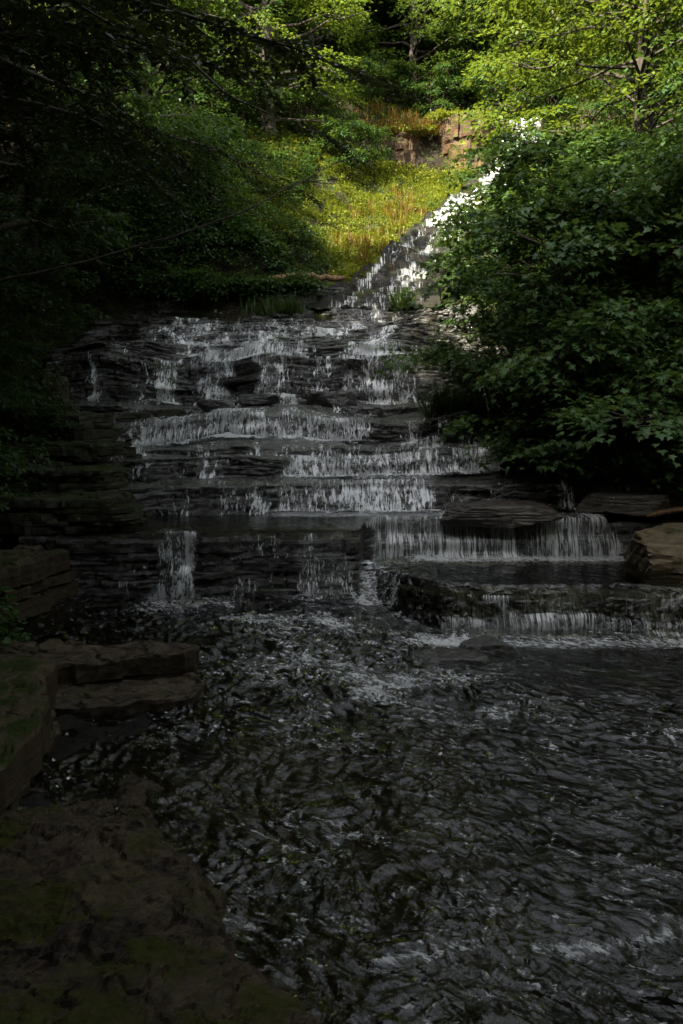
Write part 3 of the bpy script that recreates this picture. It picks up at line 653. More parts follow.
# mossy layered shelf of the left bank
slab('mossy_rock', [(-4.6, 8.95), (-2.62, 8.95), (-2.32, 9.15), (-2.36, 9.55), (-2.7, 9.9), (-4.6, 10.1)], .88, 1.26, 5, 'ledge_moss', 31, 'mossy layered rock mass jutting over the left end of the still pool', amp=.10, group='mossy layered rocks of the left bank')
slab('mossy_rock', [(-5, 9.7), (-2.9, 9.75), (-2.6, 10.1), (-2.9, 10.6), (-5, 10.8)], 1.22, 1.52, 4, 'ledge_moss', 32, 'mossy layered rock set back above the jutting rock mass on the left bank', amp=.12, group='mossy layered rocks of the left bank')
slab('mossy_rock', [(-5.4, 10.4), (-3.1, 10.5), (-2.7, 10.8), (-3.2, 11.4), (-5.4, 11.6)], 1.48, 1.78, 4, 'ledge_moss', 33, 'thin mossy beds on the left bank level with the sparkling fall', amp=.14, group='mossy layered rocks of the left bank')
slab('mossy_rock', [(-5.8, 11.2), (-3.6, 11.3), (-3.3, 11.9), (-3.8, 12.6), (-5.8, 12.6)], 1.72, 2.12, 4, 'ledge_moss', 34, 'topmost dark mossy beds on the left bank under the shrubs', amp=.14, group='mossy layered rocks of the left bank')

# stone retaining block and slabs at the left
slab('stone_block', [(-5.6, 7.1), (-3.4, 7.35), (-3.05, 8.0), (-2.9, 8.62), (-5.6, 8.8)], .0, .80, 4, 'wall', 41, 'tall squared stone block with mossy face and flat top at the left edge', 'stone block', amp=.10, tops=.03)
slab('stone_slab', [(-3.8, 6.1), (-2.3, 6.1), (-1.6, 6.38), (-1.22, 6.42), (-1.24, 6.72), (-2.3, 6.85), (-3.8, 6.9)], -.3, .34, 4, 'slab', 42, 'brown flat slab reaching into the stream below the tall stone block', 'stone slab', amp=.09, tops=.022)
slab('stone_slab', [(-2.45, 5.75), (-1.7, 5.72), (-1.15, 5.95), (-1.05, 6.15), (-1.25, 6.45), (-2.3, 6.3)], -.3, .17, 3, 'slab', 43, 'lower cracked slab just in front of the brown flat slab', 'stone slab', amp=.06, tops=.02)
slab('stone_slab', [(-3.9, 3.7), (-1.98, 4.15), (-1.92, 4.9), (-2.1, 5.6), (-2.25, 6.15), (-3.9, 6.15)], -.3, .42, 3, 'wall', 44, 'long kerb-like slab with a sheer wet side at the left edge, nearest the camera', 'stone slab', amp=.07, tops=.022)

# near rock shelf
xs = np.arange(-4.2, .9, .014); ys = np.arange(1.2, 6.0, .014); X, Y = np.meshgrid(xs, ys, indexing='ij')
ex = np.interp(Y, [1, 2.2, 2.6, 3.0, 3.4, 3.9, 4.6, 5.2, 5.8], [.75, .5, .28, .02, -.35, -.72, -.85, -1.15, -1.3]) + .22 * fbm(X * 1.5, Y * 1.5, 120, 4)
dd = ex - X
tr = fbm(X * 2.0, Y * 3.0, 121, 4) ; q_ = tr * 6
plate = (np.floor(q_) + smooth(.80, 1.0, q_ - np.floor(q_))) / 5
dome = .15 * smooth(0, .35, dd) * (1 - .75 * smooth(3.9, 4.7, Y))
h = -.14 + .16 * smooth(-.25, .12, dd) + dome + .05 * plate * smooth(-.2, .3, dd) + .011 * fbm(X * 7, Y * 9, 123, 4) + .03 * fbm(X * .9, Y * .9, 125, 2)
wxx = X + .12 * fbm(X * 3, Y * 3, 128, 3); wyy = Y + .10 * fbm(X * 3 + 7, Y * 3, 129, 3)
g1, c1 = voro(wxx * 2.6, wyy * 4.2, 131); g2, c2 = voro(wxx * 7, wyy * 11, 132)
h += .026 * (c1 - .5) + .010 * (c2 - .5) * smooth(.2, .8, fbm(X, Y, 133, 2) + .5) - .020 * (1 - smooth(0, .10, g1)) - .008 * (1 - smooth(0, .12, g2))
h = np.where(X < -2.0, h - .0, h)
mb = MB(); mb.grid(np.stack([X, Y, h], -1))
mb.build('rock_shelf', M['shelf'], loc=(-1.5, 3, 0), smooth_=False, label='algae stained rock shelf in the near left corner, sloping into the stream', cat='rock shelf')

# outcrop behind the grass
for (k, xa, xb, yf, za, zb, sd, lab) in [('O1', 3.5, 6.4, 32.7, 9.6, 12.75, 171, 'larger sunlit reddish outcrop beside the head of the chute'), ('O2', .9, 3.6, 33.1, 9.7, 12.2, 152, 'left sunlit outcrop of fractured blocks topped with orange ferns')]:
    o = ledge(k, xa, xb, lambda x, xa=xa, xb=xb, yf=yf: yf + 1.9 * np.abs(2 * (x - (xa + xb) / 2) / (xb - xa)) ** 3 + wob(x * 1.7, 88, .5), za, zb, lambda x: x * 0 + 35.4, 5, sd, lab, 'cliff', amp=.45, bulge=.17, name='rock_outcrop', topslope=.2)
    o['category'] = 'rock outcrop'; o['group'] = 'sunlit outcrops on the hill'
stone('rock_outcrop', (12.6, 30.5, 8.4), (1.6, 1.2, 1.6), 'cliff', 53, 'pale sunlit rock glimpsed through leaves at the right edge', 'rock outcrop', flat=.8, planes=20)

# logs and dead sticks
def log(name, pts, r0, r1, mat, label, cat='log'):
    mb = MB(); pts = np.asarray(pts, float); k = np.linspace(0, 1, 14); i = np.linspace(0, 1, len(pts))
    P = np.stack([np.interp(k, i, pts[:, j]) for j in range(3)], -1); P[1:-1] += rng.normal(0, r0 * .25, (12, 3))
    rr = np.linspace(r0, r1, 14); rr[0] *= .6; rr[-1] *= .5
    mb.tube(P, rr, 9); return mb.build(name, M[mat], loc=tuple(pts[0]), label=label, cat=cat)
log('fallen_log', [(-1.75, 19.6, 4.95), (-.9, 19.5, 5.02), (0.1, 19.8, 5.0)], .10, .07, 'wood', 'orange brown log lying on top of the layered wall')
log('driftwood', [(3.6, 9.35, 1.02), (4.0, 9.3, 1.10), (4.4, 9.5, 1.18)], .028, .012, 'wood', 'tangled brown driftwood stick above the tan boulder', 'driftwood')
log('driftwood', [(3.75, 9.55, 1.02), (4.1, 9.28, 1.16), (4.35, 9.15, 1.12)], .02, .008, 'wood', 'thinner driftwood stick crossing the brown one above the boulder', 'driftwood')

# ------------------------------------------------------------------ vegetation
LEAF = {
 'diamond': np.array([[0, 0], [.45, .30], [1, 0], [.45, -.30]]),
 'oval': np.array([[0, 0], [.28, .27], [.68, .24], [1, 0], [.68, -.24], [.28, -.27]]),
 'maple': np.array([[0, 0], [-.08, .42], [.22, .26], [.42, .62], [.55, .22], [1.05, 0], [.55, -.22], [.42, -.62], [.22, -.26], [-.08, -.42]]),
 'needle': np.array([[0, -.10], [1, -.06], [1, .06], [0, .10]]),
 'blade': np.array([[0, -.03], [.55, -.022], [1, 0], [.55, .022], [0, .03]]),
}
def put_leaves(mb, C, D, Nn, size, shape, r):
    """C positions, D directions, Nn normals"""
    T = LEAF[shape]; n = len(C)
    D = D / (np.linalg.norm(D, axis=1)[:, None] + 1e-9)
    S = np.cross(Nn, D); S /= np.linalg.norm(S, axis=1)[:, None] + 1e-9; U = np.cross(D, S)
    sz = size * r.uniform(.65, 1.25, n)
    fold = .18 * np.abs(T[:, 1]) - .12 * T[:, 0] ** 2
    V = C[:, None] + sz[:, None, None] * (T[None, :, 0, None] * D[:, None] + T[None, :, 1, None] * S[:, None] + fold[None, :, None] * U[:, None])
    k = len(T); mb.add(V.reshape(-1, 3), np.arange(n * k).reshape(n, k), r.random(n))

def unit(v): return v / (np.linalg.norm(v, axis=-1, keepdims=True) + 1e-9)

def sprays(mb, C, O, rad, n_leaf, size, shape, r, droop=.35, flat=.35):
    """flat fans of leaves, each fan at C opening along O"""
    m = len(C); n = m * n_leaf
    idx = np.repeat(np.arange(m), n_leaf)
    ph = r.normal(0, .75, n); t = r.uniform(.05, 1, n) ** .7; rd = np.asarray(rad)[idx] if np.ndim(rad) else rad
    O = unit(O); side = unit(np.cross(O, np.array([0, 0, 1.0]) + r.normal(0, .12, O.shape))); up = np.cross(side, O)
    d = np.cos(ph)[:, None] * O[idx] + np.sin(ph)[:, None] * side[idx]
    pos = C[idx] + d * (t * rd)[:, None] + up[idx] * r.normal(0, .07, n)[:, None] * (rd if np.ndim(rd) == 0 else rd[:, None])
    pos[:, 2] -= droop * rd * t ** 2
    dirs = d + r.normal(0, .45, (n, 3)); dirs[:, 2] -= .25
    nn = up[idx] + r.normal(0, flat, (n, 3)); nn += np.array([0, 0, .4])
    put_leaves(mb, pos, dirs, nn, size, shape, r)

def make_tree(name, H, base, Rr, limbs, per, nleaf, lsize, shape, mat, seed, label, cat='tree', group=None, loc=(0, 0, 0), rz=0, trunk_r=None, lean=(0, 0),
              spray=.75, up=(25, 60), prof=None, bark='bark', stems=1, twigs=True):
    r = np.random.default_rng(seed); tb = MB(); lb = MB()
    Cs, Os = [], []
    for sidx in range(stems):
        tr = trunk_r or H * .016
        k = np.linspace(0, 1, 12)
        sl = np.array(lean) + (r.normal(0, .22, 2) if stems > 1 else 0)
        wobx = .25 * np.cumsum(r.normal(0, .12, 12)); woby = .25 * np.cumsum(r.normal(0, .12, 12)); wobx -= wobx[0]; woby -= woby[0]
        hh = H * (1 if stems == 1 else r.uniform(.65, 1))
        T = np.stack([wobx + sl[0] * hh * k ** 1.4 + (r.normal(0, .15) if stems > 1 else 0), woby + sl[1] * hh * k ** 1.4 + (r.normal(0, .15) if stems > 1 else 0), -.4 + (hh + .4) * k], -1)
        tb.tube(T, tr * (1 - .86 * k) * (1 + .5 * np.exp(-k * 14)) / (1 if stems == 1 else stems ** .5), 8)
        nl = limbs // stems; az = r.uniform(0, 6.28)
        for i in range(nl):
            f = (i + r.uniform(0, 1)) / nl; z = base + (hh * .97 - base) * f; kk = np.clip((z + .4) / (hh + .4), 0, 1)
            p0 = np.array([np.interp(kk, k, T[:, j]) for j in range(3)]); az += 2.4 + r.normal(0, .4)
            shp = prof(f) if prof else (.45 + .75 * math.sin(math.pi * min(1, f * .8 + .18)) ** 1.0) * (1 - .45 * f)
            Ln = Rr * shp * r.uniform(.7, 1.15); el = R(r.uniform(*up)) * (.6 + .6 * f)
            d = np.array([math.cos(az) * math.cos(el), math.sin(az) * math.cos(el), math.sin(el)])
            q = np.linspace(0, 1, 6)[:, None]
            P = p0 + d * Ln * q + np.array([0, 0, -.22 * Ln]) * q ** 2 + np.concatenate([[np.zeros(3)], np.cumsum(r.normal(0, .03 * Ln, (5, 3)), 0)])
            tb.tube(P, np.maximum(tr * .38 * (1 - .85 * q[:, 0]) * (1 - .5 * f), .006), 5)
            for j in range(per):
                s = r.uniform(.22, 1.0) ** .7; c0 = np.array([np.interp(s, q[:, 0], P[:, a]) for a in range(3)])
                a2 = az + r.choice([-1, 1]) * r.uniform(.2, 1.3); o = np.array([math.cos(a2), math.sin(a2), r.uniform(-.1, .45)])
                l2 = Ln * .32 * r.uniform(.2, 1.0); c1 = c0 + o * l2
                if twigs and l2 > .15: tb.tube(np.array([c0, (c0 + c1) / 2 + [0, 0, .03], c1]), [.012, .008, .004], 3)
                Cs.append(c1); Os.append(o + np.array([0, 0, -.15]))
    Cs = np.array(Cs); Os = np.array(Os)
    sprays(lb, Cs, Os, spray * r.uniform(.6, 1.2, len(Cs)), nleaf, lsize, shape, r)
    root = thing(name, loc, label, cat, group, rz)
    tb.build('trunk' if stems == 1 else 'stems', M[bark], root); lb.build('crown', M[mat], root, smooth_=False)
    return root

def make_hemlock(H, base, Rr, limbs, seed, loc, label, group=None, rz=0, needle=.075, tw=26, nn=22, lowdroop=.28):
    r = np.random.default_rng(seed); tb = MB(); lb = MB(); k = np.linspace(0, 1, 14)
    T = np.stack([.1 * np.sin(k * 5), .1 * np.cos(k * 4) - .1, -.5 + (H + .5) * k], -1); tb.tube(T, H * .018 * (1 - .9 * k), 9)
    C, D, Nn = [], [], []; az = r.uniform(0, 6)
    for i in range(limbs):
        f = (i + r.random()) / limbs; z = base + (H * .98 - base) * f; az += 2.4 + r.normal(0, .3)
        Ln = Rr * (1 - f) ** .75 * r.uniform(.65, 1.1) + .25; el = R(r.uniform(0, 16) + 18 * f)
        d = np.array([math.cos(az) * math.cos(el), math.sin(az) * math.cos(el), math.sin(el)]); q = np.linspace(0, 1, 8)[:, None]
        P = np.array([0, 0, z]) + d * Ln * q + np.array([0, 0, -lowdroop * Ln]) * q ** 2.2
        P[1:] += np.cumsum(r.normal(0, .018 * Ln, (7, 3)), 0); tb.tube(P, np.maximum(.045 * (1 - .9 * q[:, 0]) * (1 - .5 * f), .005), 4)
        nt_ = max(8, int(tw * Ln / Rr * 1.3))
        for j in range(nt_):
            s = r.uniform(.12, 1.0); c0 = np.array([np.interp(s, q[:, 0], P[:, a]) for a in range(3)])
            a2 = az + r.choice([-1, 1]) * r.uniform(.5, 1.15) * (1 - .6 * (s > .95)); l = (.25 + .45 * (1 - s) + .25 * r.random()) * min(1, Ln / 2)
            dd = np.array([math.cos(a2), math.sin(a2), -.22 + r.normal(0, .12)])
            t = np.linspace(.02, 1, nn); PP = c0 + dd * l * t[:, None] + np.array([0, 0, -.30 * l]) * (t ** 2)[:, None]
            sd_ = np.tile([1, -1], nn // 2 + 1)[:nn]; sv = np.array([-math.sin(a2), math.cos(a2), 0])
            C.append(PP + r.normal(0, .008, PP.shape)); D.append(dd * .55 + sv * sd_[:, None] + r.normal(0, .2, (nn, 3))); Nn.append(np.tile([0, 0, 1.0], (nn, 1)) + r.normal(0, .3, (nn, 3)))
    put_leaves(lb, np.concatenate(C), np.concatenate(D), np.concatenate(Nn), needle, 'diamond', r)
    root = thing('hemlock_tree', loc, label, 'tree', group, rz)
    tb.build('trunk', M['bark'], root); lb.build('crown', M['hemlock'], root, smooth_=False); return root

def gz(x, y): return float(terrain(np.array(x), np.array(y)))
def on(x, y, dz=0): return (x, y, gz(x, y) + dz)

# --- left: dark hemlocks and broadleaf trees overhanging the stream
GL = 'dark trees of the left bank'
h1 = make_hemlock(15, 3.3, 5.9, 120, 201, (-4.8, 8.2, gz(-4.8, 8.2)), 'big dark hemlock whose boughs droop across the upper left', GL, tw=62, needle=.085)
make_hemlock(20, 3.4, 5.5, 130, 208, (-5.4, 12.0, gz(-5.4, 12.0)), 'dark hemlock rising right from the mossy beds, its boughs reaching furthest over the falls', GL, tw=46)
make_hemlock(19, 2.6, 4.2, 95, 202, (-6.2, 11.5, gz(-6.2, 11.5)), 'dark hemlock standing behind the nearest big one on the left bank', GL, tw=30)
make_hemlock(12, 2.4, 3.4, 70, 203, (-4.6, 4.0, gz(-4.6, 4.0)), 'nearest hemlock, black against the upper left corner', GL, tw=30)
make_tree('maple_tree', 13, 1.2, 3.6, 46, 9, 40, .10, 'oval', 'shrub', 204, 'leafy broadleaf tree filling the gap below the hemlock boughs on the left', group=GL, loc=on(-6.3, 14.5), spray=.6)
make_tree('maple_tree', 12, .8, 3.4, 44, 9, 40, .10, 'oval', 'shrub', 205, 'broadleaf tree on the left bank beside the sloping rapid', group=GL, loc=on(-7.0, 18.5), spray=.6)
make_tree('maple_tree', 9, .5, 3.0, 38, 9, 40, .09, 'oval', 'shrub', 206, 'half shaded young tree left of the bright grass slope', group=GL, loc=on(-5.2, 22.5), spray=.55)
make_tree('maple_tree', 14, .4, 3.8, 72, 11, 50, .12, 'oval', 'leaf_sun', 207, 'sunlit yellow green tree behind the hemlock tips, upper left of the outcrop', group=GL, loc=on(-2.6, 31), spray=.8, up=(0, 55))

# --- right: maples over the right bank
GR = 'maples of the right bank'
make_tree('maple_bush', 4.4, .3, 2.3, 46, 11, 46, .088, 'maple', 'leaf', 211, 'low maple bush with broad dark leaves hanging over the right bank', 'shrub', GR, on(3.8, 12.2), stems=4, spray=.6, trunk_r=.05)
make_tree('maple_bush', 3.4, .5, 1.9, 46, 11, 46, .088, 'maple', 'leaf', 212, 'maple bush whose left side hides the lower end of the chute', 'shrub', GR, on(3.9, 15.6), stems=4, spray=.6, trunk_r=.05)
make_tree('maple_bush', 5.0, .5, 2.6, 50, 11, 46, .088, 'maple', 'leaf', 213, 'maple bush at the right edge above the driftwood', 'shrub', GR, on(6.4, 11.2), stems=4, spray=.6, trunk_r=.05)
make_tree('maple_bush', 4.3, .2, 2.0, 46, 11, 44, .085, 'maple', 'leaf', 218, 'maple bush at the left end of the right bank, over the grass tuft', 'shrub', GR, on(4.05, 13.4), stems=4, spray=.55, trunk_r=.05)
make_tree('maple_bush', 3.0, .2, 2.0, 42, 11, 44, .085, 'maple', 'leaf', 219, 'lowest maple bush, nearest the water above the flat reddish rock', 'shrub', GR, on(3.9, 10.9), stems=4, spray=.55, trunk_r=.04)
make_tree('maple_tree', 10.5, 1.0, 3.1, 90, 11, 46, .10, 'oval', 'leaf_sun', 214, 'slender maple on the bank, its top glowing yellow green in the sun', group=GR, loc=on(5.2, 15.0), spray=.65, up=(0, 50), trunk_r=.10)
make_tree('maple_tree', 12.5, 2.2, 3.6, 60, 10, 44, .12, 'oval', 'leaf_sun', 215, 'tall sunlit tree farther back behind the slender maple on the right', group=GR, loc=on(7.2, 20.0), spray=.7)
make_hemlock(15, 2.0, 3.2, 80, 216, on(9.2, 14.2), 'dark hemlock closing the upper right corner', GR, tw=28)
make_tree('maple_tree', 10, .8, 3.2, 50, 10, 40, .12, 'oval', 'leaf', 217, 'shaded tree behind the right edge maples', group=GR, loc=on(9.0, 18.0), spray=.65)

# --- forest on the hill behind
GF = 'forest trees on the hill behind the falls'
protos = [make_tree('forest_tree', 13, .5, 3.6, 74, 10, 46, .18, 'diamond', 'leaf_far', 230 + i, lab, group=GF, loc=on(x, y), rz=i, spray=.85, twigs=False, up=(0, 55))
          for i, (x, y, lab) in enumerate([(3.2, 38.5, 'forest tree directly above the sunlit outcrop'), (7.6, 38.0, 'forest tree above the head of the chute'),
                                           (-1.4, 37.5, 'forest tree left of the outcrop, half in sun')])]
spots = [(-6.0, 36, 1.0, 'forest tree on the slope above the half shaded young tree'), (-10, 33, 1.05, 'forest tree deep in shade behind the left bank hemlocks'),
         (-13, 40, 1.2, 'tall forest tree far behind the left bank'), (-4.5, 43, 1.15, 'forest tree in the second row left of the outcrop'), (.6, 43.5, 1.1, 'forest tree in the second row behind the outcrop left block'),
         (5.4, 43, 1.2, 'forest tree in the second row behind the outcrop larger block'), (10.2, 42.5, 1.1, 'forest tree in the second row behind the chute head'), (11.8, 36.5, 1.0, 'forest tree right of the chute head, brightly lit'),
         (15, 39, 1.15, 'forest tree behind the tall sunlit tree on the right'), (14.5, 31, 1.0, 'forest tree behind the pale rock at the right edge'), (18, 35, 1.2, 'tall forest tree behind the dark right hemlock'),
         (-8, 49, 1.3, 'forest tree on the ridge, left'), (-1, 51, 1.35, 'forest tree on the ridge behind the outcrop'), (6, 51, 1.3, 'forest tree on the ridge behind the chute'), (12.5, 50, 1.3, 'forest tree on the ridge, right'), (19, 46, 1.3, 'forest tree on the ridge at the far right'),
         (3.4, 47, 1.2, 'forest tree in the third row behind the outcrop'), (-3.2, 39.5, .85, 'small forest tree between the first rows left of the outcrop'), (5.6, 40, .8, 'small forest tree between the first rows above the chute head'), (8.8, 47, 1.2, 'forest tree in the third row behind the chute head'), (-5.5, 55, 1.5, 'highest forest tree behind the left ridge'), (3, 57, 1.5, 'highest forest tree behind the middle of the ridge'), (10, 57, 1.5, 'highest forest tree behind the right of the ridge'), (-14, 47, 1.4, 'forest tree on the ridge at the far left'), (-7.5, 29.5, .9, 'forest tree above the left end of the grass slope')]
for i, (x, y, s, lab) in enumerate(spots):
    copy_thing(protos[i % 3], on(x, y), i * 1.7, (s, s, s * (1 + .1 * math.sin(i * 3))), lab)

# --- shrubs along the left bank and slope
GS = 'leafy shrubs on the left bank'
sp0 = [make_tree('shrub', 1.7, .1, 1.1, 22, 6, 34, .085, 'oval', 'shrub', 250 + i, lab, 'shrub', GS, on(x, y), stems=5, spray=.38, trunk_r=.025, twigs=False)
       for i, (x, y, lab) in enumerate([(-4.9, 19.8, 'leafy shrub at the left end of the layered wall'), (-3.4, 20.6, 'leafy shrub above the middle of the layered wall'), (-5.9, 15.8, 'leafy shrub beside the left end of the tall falls')])]
for i, (x, y, s, lab) in enumerate([(-4.0, 22.6, 1.2, 'large shrub behind the middle of the layered wall'), (-6.4, 20.8, 1.3, 'large shrub left of the layered wall'),
                                    (-3.0, 25.2, 1.2, 'half lit shrub on the left of the grass slope'), (-5.6, 25.8, 1.5, 'large half shaded shrub farther up the slope'),
                                    (-6.3, 17.6, 1.2, 'shrub beside the speckled rapid'), (-6.0, 13.4, 1.0, 'shrub on the bank below the hemlocks'), (-5.2, 12.2, .8, 'dark shrub above the topmost mossy beds'),
                                    (0.2, 30.5, 1.2, 'sunlit shrub left of the outcrop'), (-.6, 32.2, 1.0, 'sunlit shrub left of the left outcrop block'), (-2.0, 33.0, 1.5, 'large sunlit shrub below the forest edge'),
                                    (-4.6, 10.9, .7, 'dark shrub at the left edge above the mossy rocks'), (-4.3, 9.3, .7, 'dark shrub hanging over the jutting mossy rock'), (-3.9, 7.6, .6, 'dark shrub on the tall stone block'),
                                    (4.6, 23.5, 1.2, 'shrub right of the chute'), (6.6, 26.0, 1.3, 'shrub right of the chute, farther up'), (3.3, 17.6, 1.2, 'shrub at the right end of the layered wall'), (9.6, 29.5, 1.6, 'large shrub right of the chute head'),
                                    (-4.5, 28.5, 1.6, 'large shrub above the half shaded one'), (-3.6, 31.5, 1.5, 'shrub below the yellow green tree'), (.6, 34.8, 1.1, 'sunlit shrub on the rim left of the outcrop'), (4.0, 36.2, 1.2, 'shrub on the rim behind the outcrop'), (6.4, 36.0, 1.3, 'shrub on the rim behind the larger outcrop block'), (8.6, 35.5, 1.3, 'shrub on the rim above the chute head'), (-2.6, 35.6, 1.4, 'shrub at the forest edge below the trees'), (2.0, 37.8, 1.3, 'shrub deep under the forest edge'), (10.6, 33.6, 1.5, 'shrub on the slope right of the chute top')]):
    copy_thing(sp0[i % 3], on(x, y, -.05), i * 2.1, s, lab)

# --- grass, ferns and ground cover
def tuft(mb, C, n, h, r, spread=.5, droop=.5, shape='blade', out=None):
    m = len(C); idx = np.repeat(np.arange(m), n); a = r.uniform(0, 6.283, m * n); sp = r.uniform(.1, spread, m * n)
    d = np.stack([np.cos(a) * sp, np.sin(a) * sp, np.ones(m * n)], -1)
    P = C[idx] + np.stack([np.cos(a), np.sin(a), 0 * a], -1) * (r.random(m * n) * .12)[:, None]
    put_leaves(mb, P, d, np.stack([np.cos(a), np.sin(a), -.3 + 0 * a], -1), h, shape, r)

r = np.random.default_rng(300)
n = 4600; yy = r.uniform(20.4, 33.5, n); lx = np.interp(yy, cy_pts, cx_pts) - np.interp(yy, cy_pts, cw_pts) * .85; xx = lx - r.uniform(0, 1, n) ** 1.2 * 8.0
keep = fbm(xx * .6, yy * .6, 301, 3) > -.35; xx, yy = xx[keep], yy[keep]
mb = MB(); C = np.stack([xx, yy, terrain(xx, yy) - .02], -1); tuft(mb, C, 7, .26, r, 1.1)
sprays(mb, C + [0, 0, .14], unit(r.normal(size=(len(C), 3)) * [1, 1, .3]), .32, 16, .085, 'oval', r)
xx = r.uniform(1.2, 6.0, 420); yy = 33.3 + r.uniform(0, 1.6, 420); tz = np.maximum(terrain(xx, yy), np.where(xx > 3.6, 12.85, 12.3) + .2 * (yy - 33)); C = np.stack([xx, yy, tz], -1); sprays(mb, C, unit(r.normal(size=(420, 3)) * [1, 1, .3]), .32, 16, .09, 'oval', r)
xx = r.uniform(1.2, 6.0, 260); yy = 32.2 + r.uniform(-.3, .5, 260); C = np.stack([xx, yy, terrain(xx, yy) + r.uniform(0, .5, 260)], -1); sprays(mb, C, unit(r.normal(size=(260, 3)) * [1, 1, .3]), .34, 16, .09, 'oval', r)
mb.build('grass', M['grass'], kind='stuff', smooth_=False, label='bright yellow green grass and ferns on the sunlit slope left of the chute')
mb = MB(); n = 90; xx = r.normal(2.8, 1.3, n); yy = r.normal(34.2, .5, n); C = np.stack([xx, yy, np.maximum(terrain(xx, yy), 12.2)], -1)
tuft(mb, C, 14, .5, r, .9); xx = np.concatenate([r.normal(1.7, .6, 60), r.normal(.6, .5, 50)]); yy = np.concatenate([r.normal(27.5, 1.6, 60), r.normal(23.4, 1.0, 50)]); tuft(mb, np.stack([xx, yy, terrain(xx, yy)], -1), 12, .4, r, .9)
C = np.stack([r.normal(3.0, .9, 80), r.uniform(33.6, 34.8, 80), 0 * r.random(80)], -1); C[:, 2] = np.maximum(terrain(C[:, 0], C[:, 1]), 12.35 + .2 * (C[:, 1] - 33)); sprays(mb, C, unit(r.normal(size=(80, 3)) * [1, 1, .4]), .35, 14, .10, 'oval', r)
mb.build('ferns', M['rustleaf'], kind='stuff', smooth_=False, label='orange brown ferns on the outcrop and the bare patch of the slope')
mb = MB(); n = 4200; yy = r.uniform(17, 33, n); xx = np.interp(yy, _ly, _lx) - 2.2 - r.uniform(0, 1, n) * 8
xx = np.minimum(xx, -2.4 + .12 * (yy - 20)); C = np.stack([xx, yy, terrain(xx, yy) + .12], -1); sprays(mb, C, unit(r.normal(size=(n, 3)) * [1, 1, .3]), .42, 14, .10, 'oval', r)
n = 3500; yy = r.uniform(34.5, 46, n); xx = r.uniform(-12, 16, n); C = np.stack([xx, yy, terrain(xx, yy) + .15], -1); sprays(mb, C, unit(r.normal(size=(n, 3)) * [1, 1, .3]), .5, 14, .13, 'oval', r)
n = 3000; yy = r.uniform(19.15, 20.1, n); xx = r.uniform(-6.5, -3.0, n); C = np.stack([xx, yy - .1, np.maximum(terrain(xx, yy), 4.8) + r.uniform(-.1, .3, n)], -1); sprays(mb, C, unit(r.normal(size=(n, 3)) * [1, .5, .4] + [0, -.5, 0]), .36, 14, .085, 'oval', r)
n = 1600; yy = r.uniform(19.35, 20.3, n); xx = r.uniform(-3.4, -.7, n); C = np.stack([xx, yy, np.maximum(terrain(xx, yy), 4.8) + r.uniform(-.05, .15, n)], -1); sprays(mb, C, unit(r.normal(size=(n, 3)) * [1, .5, .4] + [0, -.5, 0]), .30, 14, .075, 'oval', r)
n = 3200; yy = r.uniform(19.6, 24.5, n); xx = r.uniform(-8, -.8, n); C = np.stack([xx, yy, np.maximum(terrain(xx, yy), 4.8) + r.uniform(0, .35, n)], -1); sprays(mb, C, unit(r.normal(size=(n, 3)) * [1, 1, .4]), .36, 14, .085, 'oval', r)
n = 5200; yy = r.uniform(3, 22, n); xx = np.interp(yy, _ly, _lx) - .35 - r.uniform(0, 1, n) ** 1.6 * 4
C = np.stack([xx, yy, terrain(xx, yy) + .05], -1); sprays(mb, C, unit(r.normal(size=(n, 3)) * [1, 1, .3]), .28, 12, .075, 'oval', r)
n = 2600; yy = r.uniform(9.5, 24, n); xx = np.interp(yy, _ry, _rx) + .3 + r.uniform(0, 1, n) ** 1.6 * 5
C = np.stack([xx, yy, terrain(xx, yy) + .05], -1); sprays(mb, C, unit(r.normal(size=(n, 3)) * [1, 1, .3]), .28, 12, .075, 'oval', r)
xx = r.uniform(-5.6, -.5, 700); yy = 19.2 + r.uniform(0, 1.2, 700); C = np.stack([xx, yy, np.maximum(terrain(xx, yy), 4.86)], -1); sprays(mb, C, unit(r.normal(size=(700, 3)) * [1, 1, .3]), .22, 12, .07, 'oval', r)
mb.build('undergrowth', M['shrub'], kind='stuff', smooth_=False, label='low leafy ground cover on both banks')
for (x, y, z, n, h, lab) in [(2.0, 13.0, 2.0, 26, .5, 'drooping dark grass tuft at the left foot of the maples'), (1.5, 18.95, 4.28, 9, .42, 'small green grass tuft standing in the chute'), (-1.15, 18.75, 4.1, 8, .4, 'small plant rooted at the foot of the layered wall'),
                             (-1.75, 18.7, 4.1, 8, .35, 'smaller plant left of the one at the foot of the layered wall')]:
    mb = MB(); C = np.array([x, y, z]) + r.normal(0, 1, (n, 3)) * [.22, .15, .03]; tuft(mb, C, 26, h, r, 1.3)
    mb.build('grass_tuft', M['grass_dark'], loc=(x, y, z), smooth_=False, label=lab, cat='grass tuft', group='grass tufts growing on the ledges')

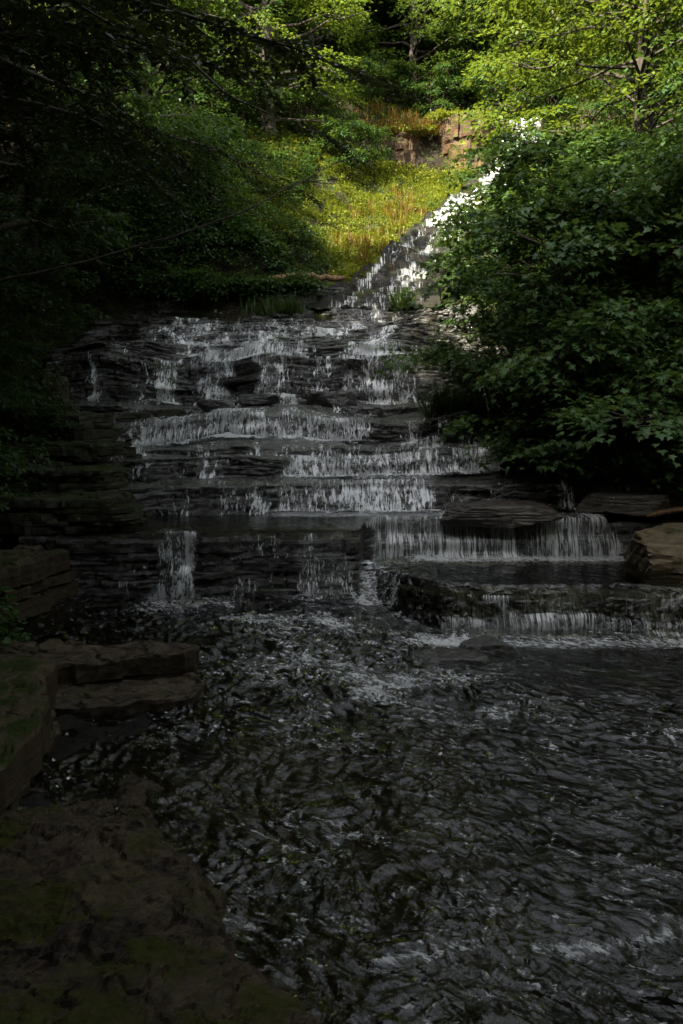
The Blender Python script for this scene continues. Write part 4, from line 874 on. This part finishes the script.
# bare branches
def branch(name, pts, r0, label, mat, seed, twig=10):
    rr = np.random.default_rng(seed); pts = np.asarray(pts, float); k = np.linspace(0, 1, 20); i = np.linspace(0, 1, len(pts))
    P = np.stack([np.interp(k, i, pts[:, j]) for j in range(3)], -1); P[1:] += np.cumsum(rr.normal(0, .015, (19, 3)), 0); mb = MB(); mb.tube(P, r0 * (1 - .85 * k), 6)
    for t in range(twig):
        j = rr.integers(5, 19); d = unit(P[j] - P[j - 1] + rr.normal(0, .12, 3)); l = rr.uniform(.3, .9); q = np.linspace(0, 1, 5)[:, None]
        mb.tube(P[j] + d * l * q + np.cumsum(rr.normal(0, .02, (5, 3)), 0), r0 * .3 * (1 - .8 * q[:, 0]), 4)
    return mb.build(name, M[mat], loc=tuple(pts[0]), label=label, cat='branch')
branch('bare_branch', [(-4.2, 8.4, 3.4), (-2.6, 8.9, 3.9), (-.9, 9.5, 4.6), (.2, 10, 5.3)], .022, 'long thin bare branch rising from the left bank across the dark leaves', 'bark', 5)
branch('dead_branch', [(8.6, 34.5, 16.6), (8.0, 34.2, 17.2), (7.6, 34.0, 18.4)], .07, 'pale broken dead branch among the leaves at the top', 'bark_pale', 6, 4)
branch('bare_branch', [(2.6, 11.2, 1.7), (2.2, 11.0, 2.3), (1.9, 10.9, 2.9)], .014, 'thin bare stick slanting among the low maple leaves', 'bark_pale', 7, 3)

# --- unseen trees added behind the photographer and up the left side to shade the stream
GB = 'unseen trees added to shade the stream'
for i, (x, y, s, lab) in enumerate([(-9, 4, 1.25, 'unseen shade tree on the upper left bank beside the nearest hemlock'), (-11, 9, 1.2, 'unseen shade tree on the upper left bank behind the hemlocks'), (-8, -2, 1.3, 'unseen shade tree on the left bank behind the camera'), (-13, -1, 1.5, 'unseen shade tree high on the left bank behind the camera'),
                                    (-3, -7, 1.4, 'unseen shade tree behind the camera, left of the stream'), (-8, -9, 1.5, 'unseen shade tree on the rise behind the camera, to the left'), (3, -9, 1.45, 'unseen shade tree behind the camera, in line with the stream'), (8, -6, 1.3, 'unseen tree on the right bank behind the camera'),
                                    (-14, 5, 1.4, 'unseen shade tree high on the left bank above the nearest hemlock'), (-12, 15, 1.1, 'unseen shade tree on the upper left bank above the rapid'), (11, 6, 1.2, 'unseen tree on the right bank above the boulder'), (12, 0, 1.3, 'unseen tree on the right bank beside the camera'),
                                    (0, -5.5, 1.35, 'unseen shade tree just behind the camera, over the stream'), (-5.5, -3.5, 1.6, 'tall unseen shade tree just behind the camera on the left bank'), (-9.5, -5.5, 1.6, 'tall unseen shade tree behind the camera on the upper left bank'), (-2, -13, 1.7, 'tall unseen shade tree on the rise far behind the camera'), (4, -14, 1.7, 'tall tree on the rise far behind the camera, to the right, added for shade'), (-8, -15, 1.7, 'tall tree on the rise far behind the camera, to the left, added for shade')]):
    copy_thing(protos[i % 3], on(x, y), i * 2.3, s, lab)
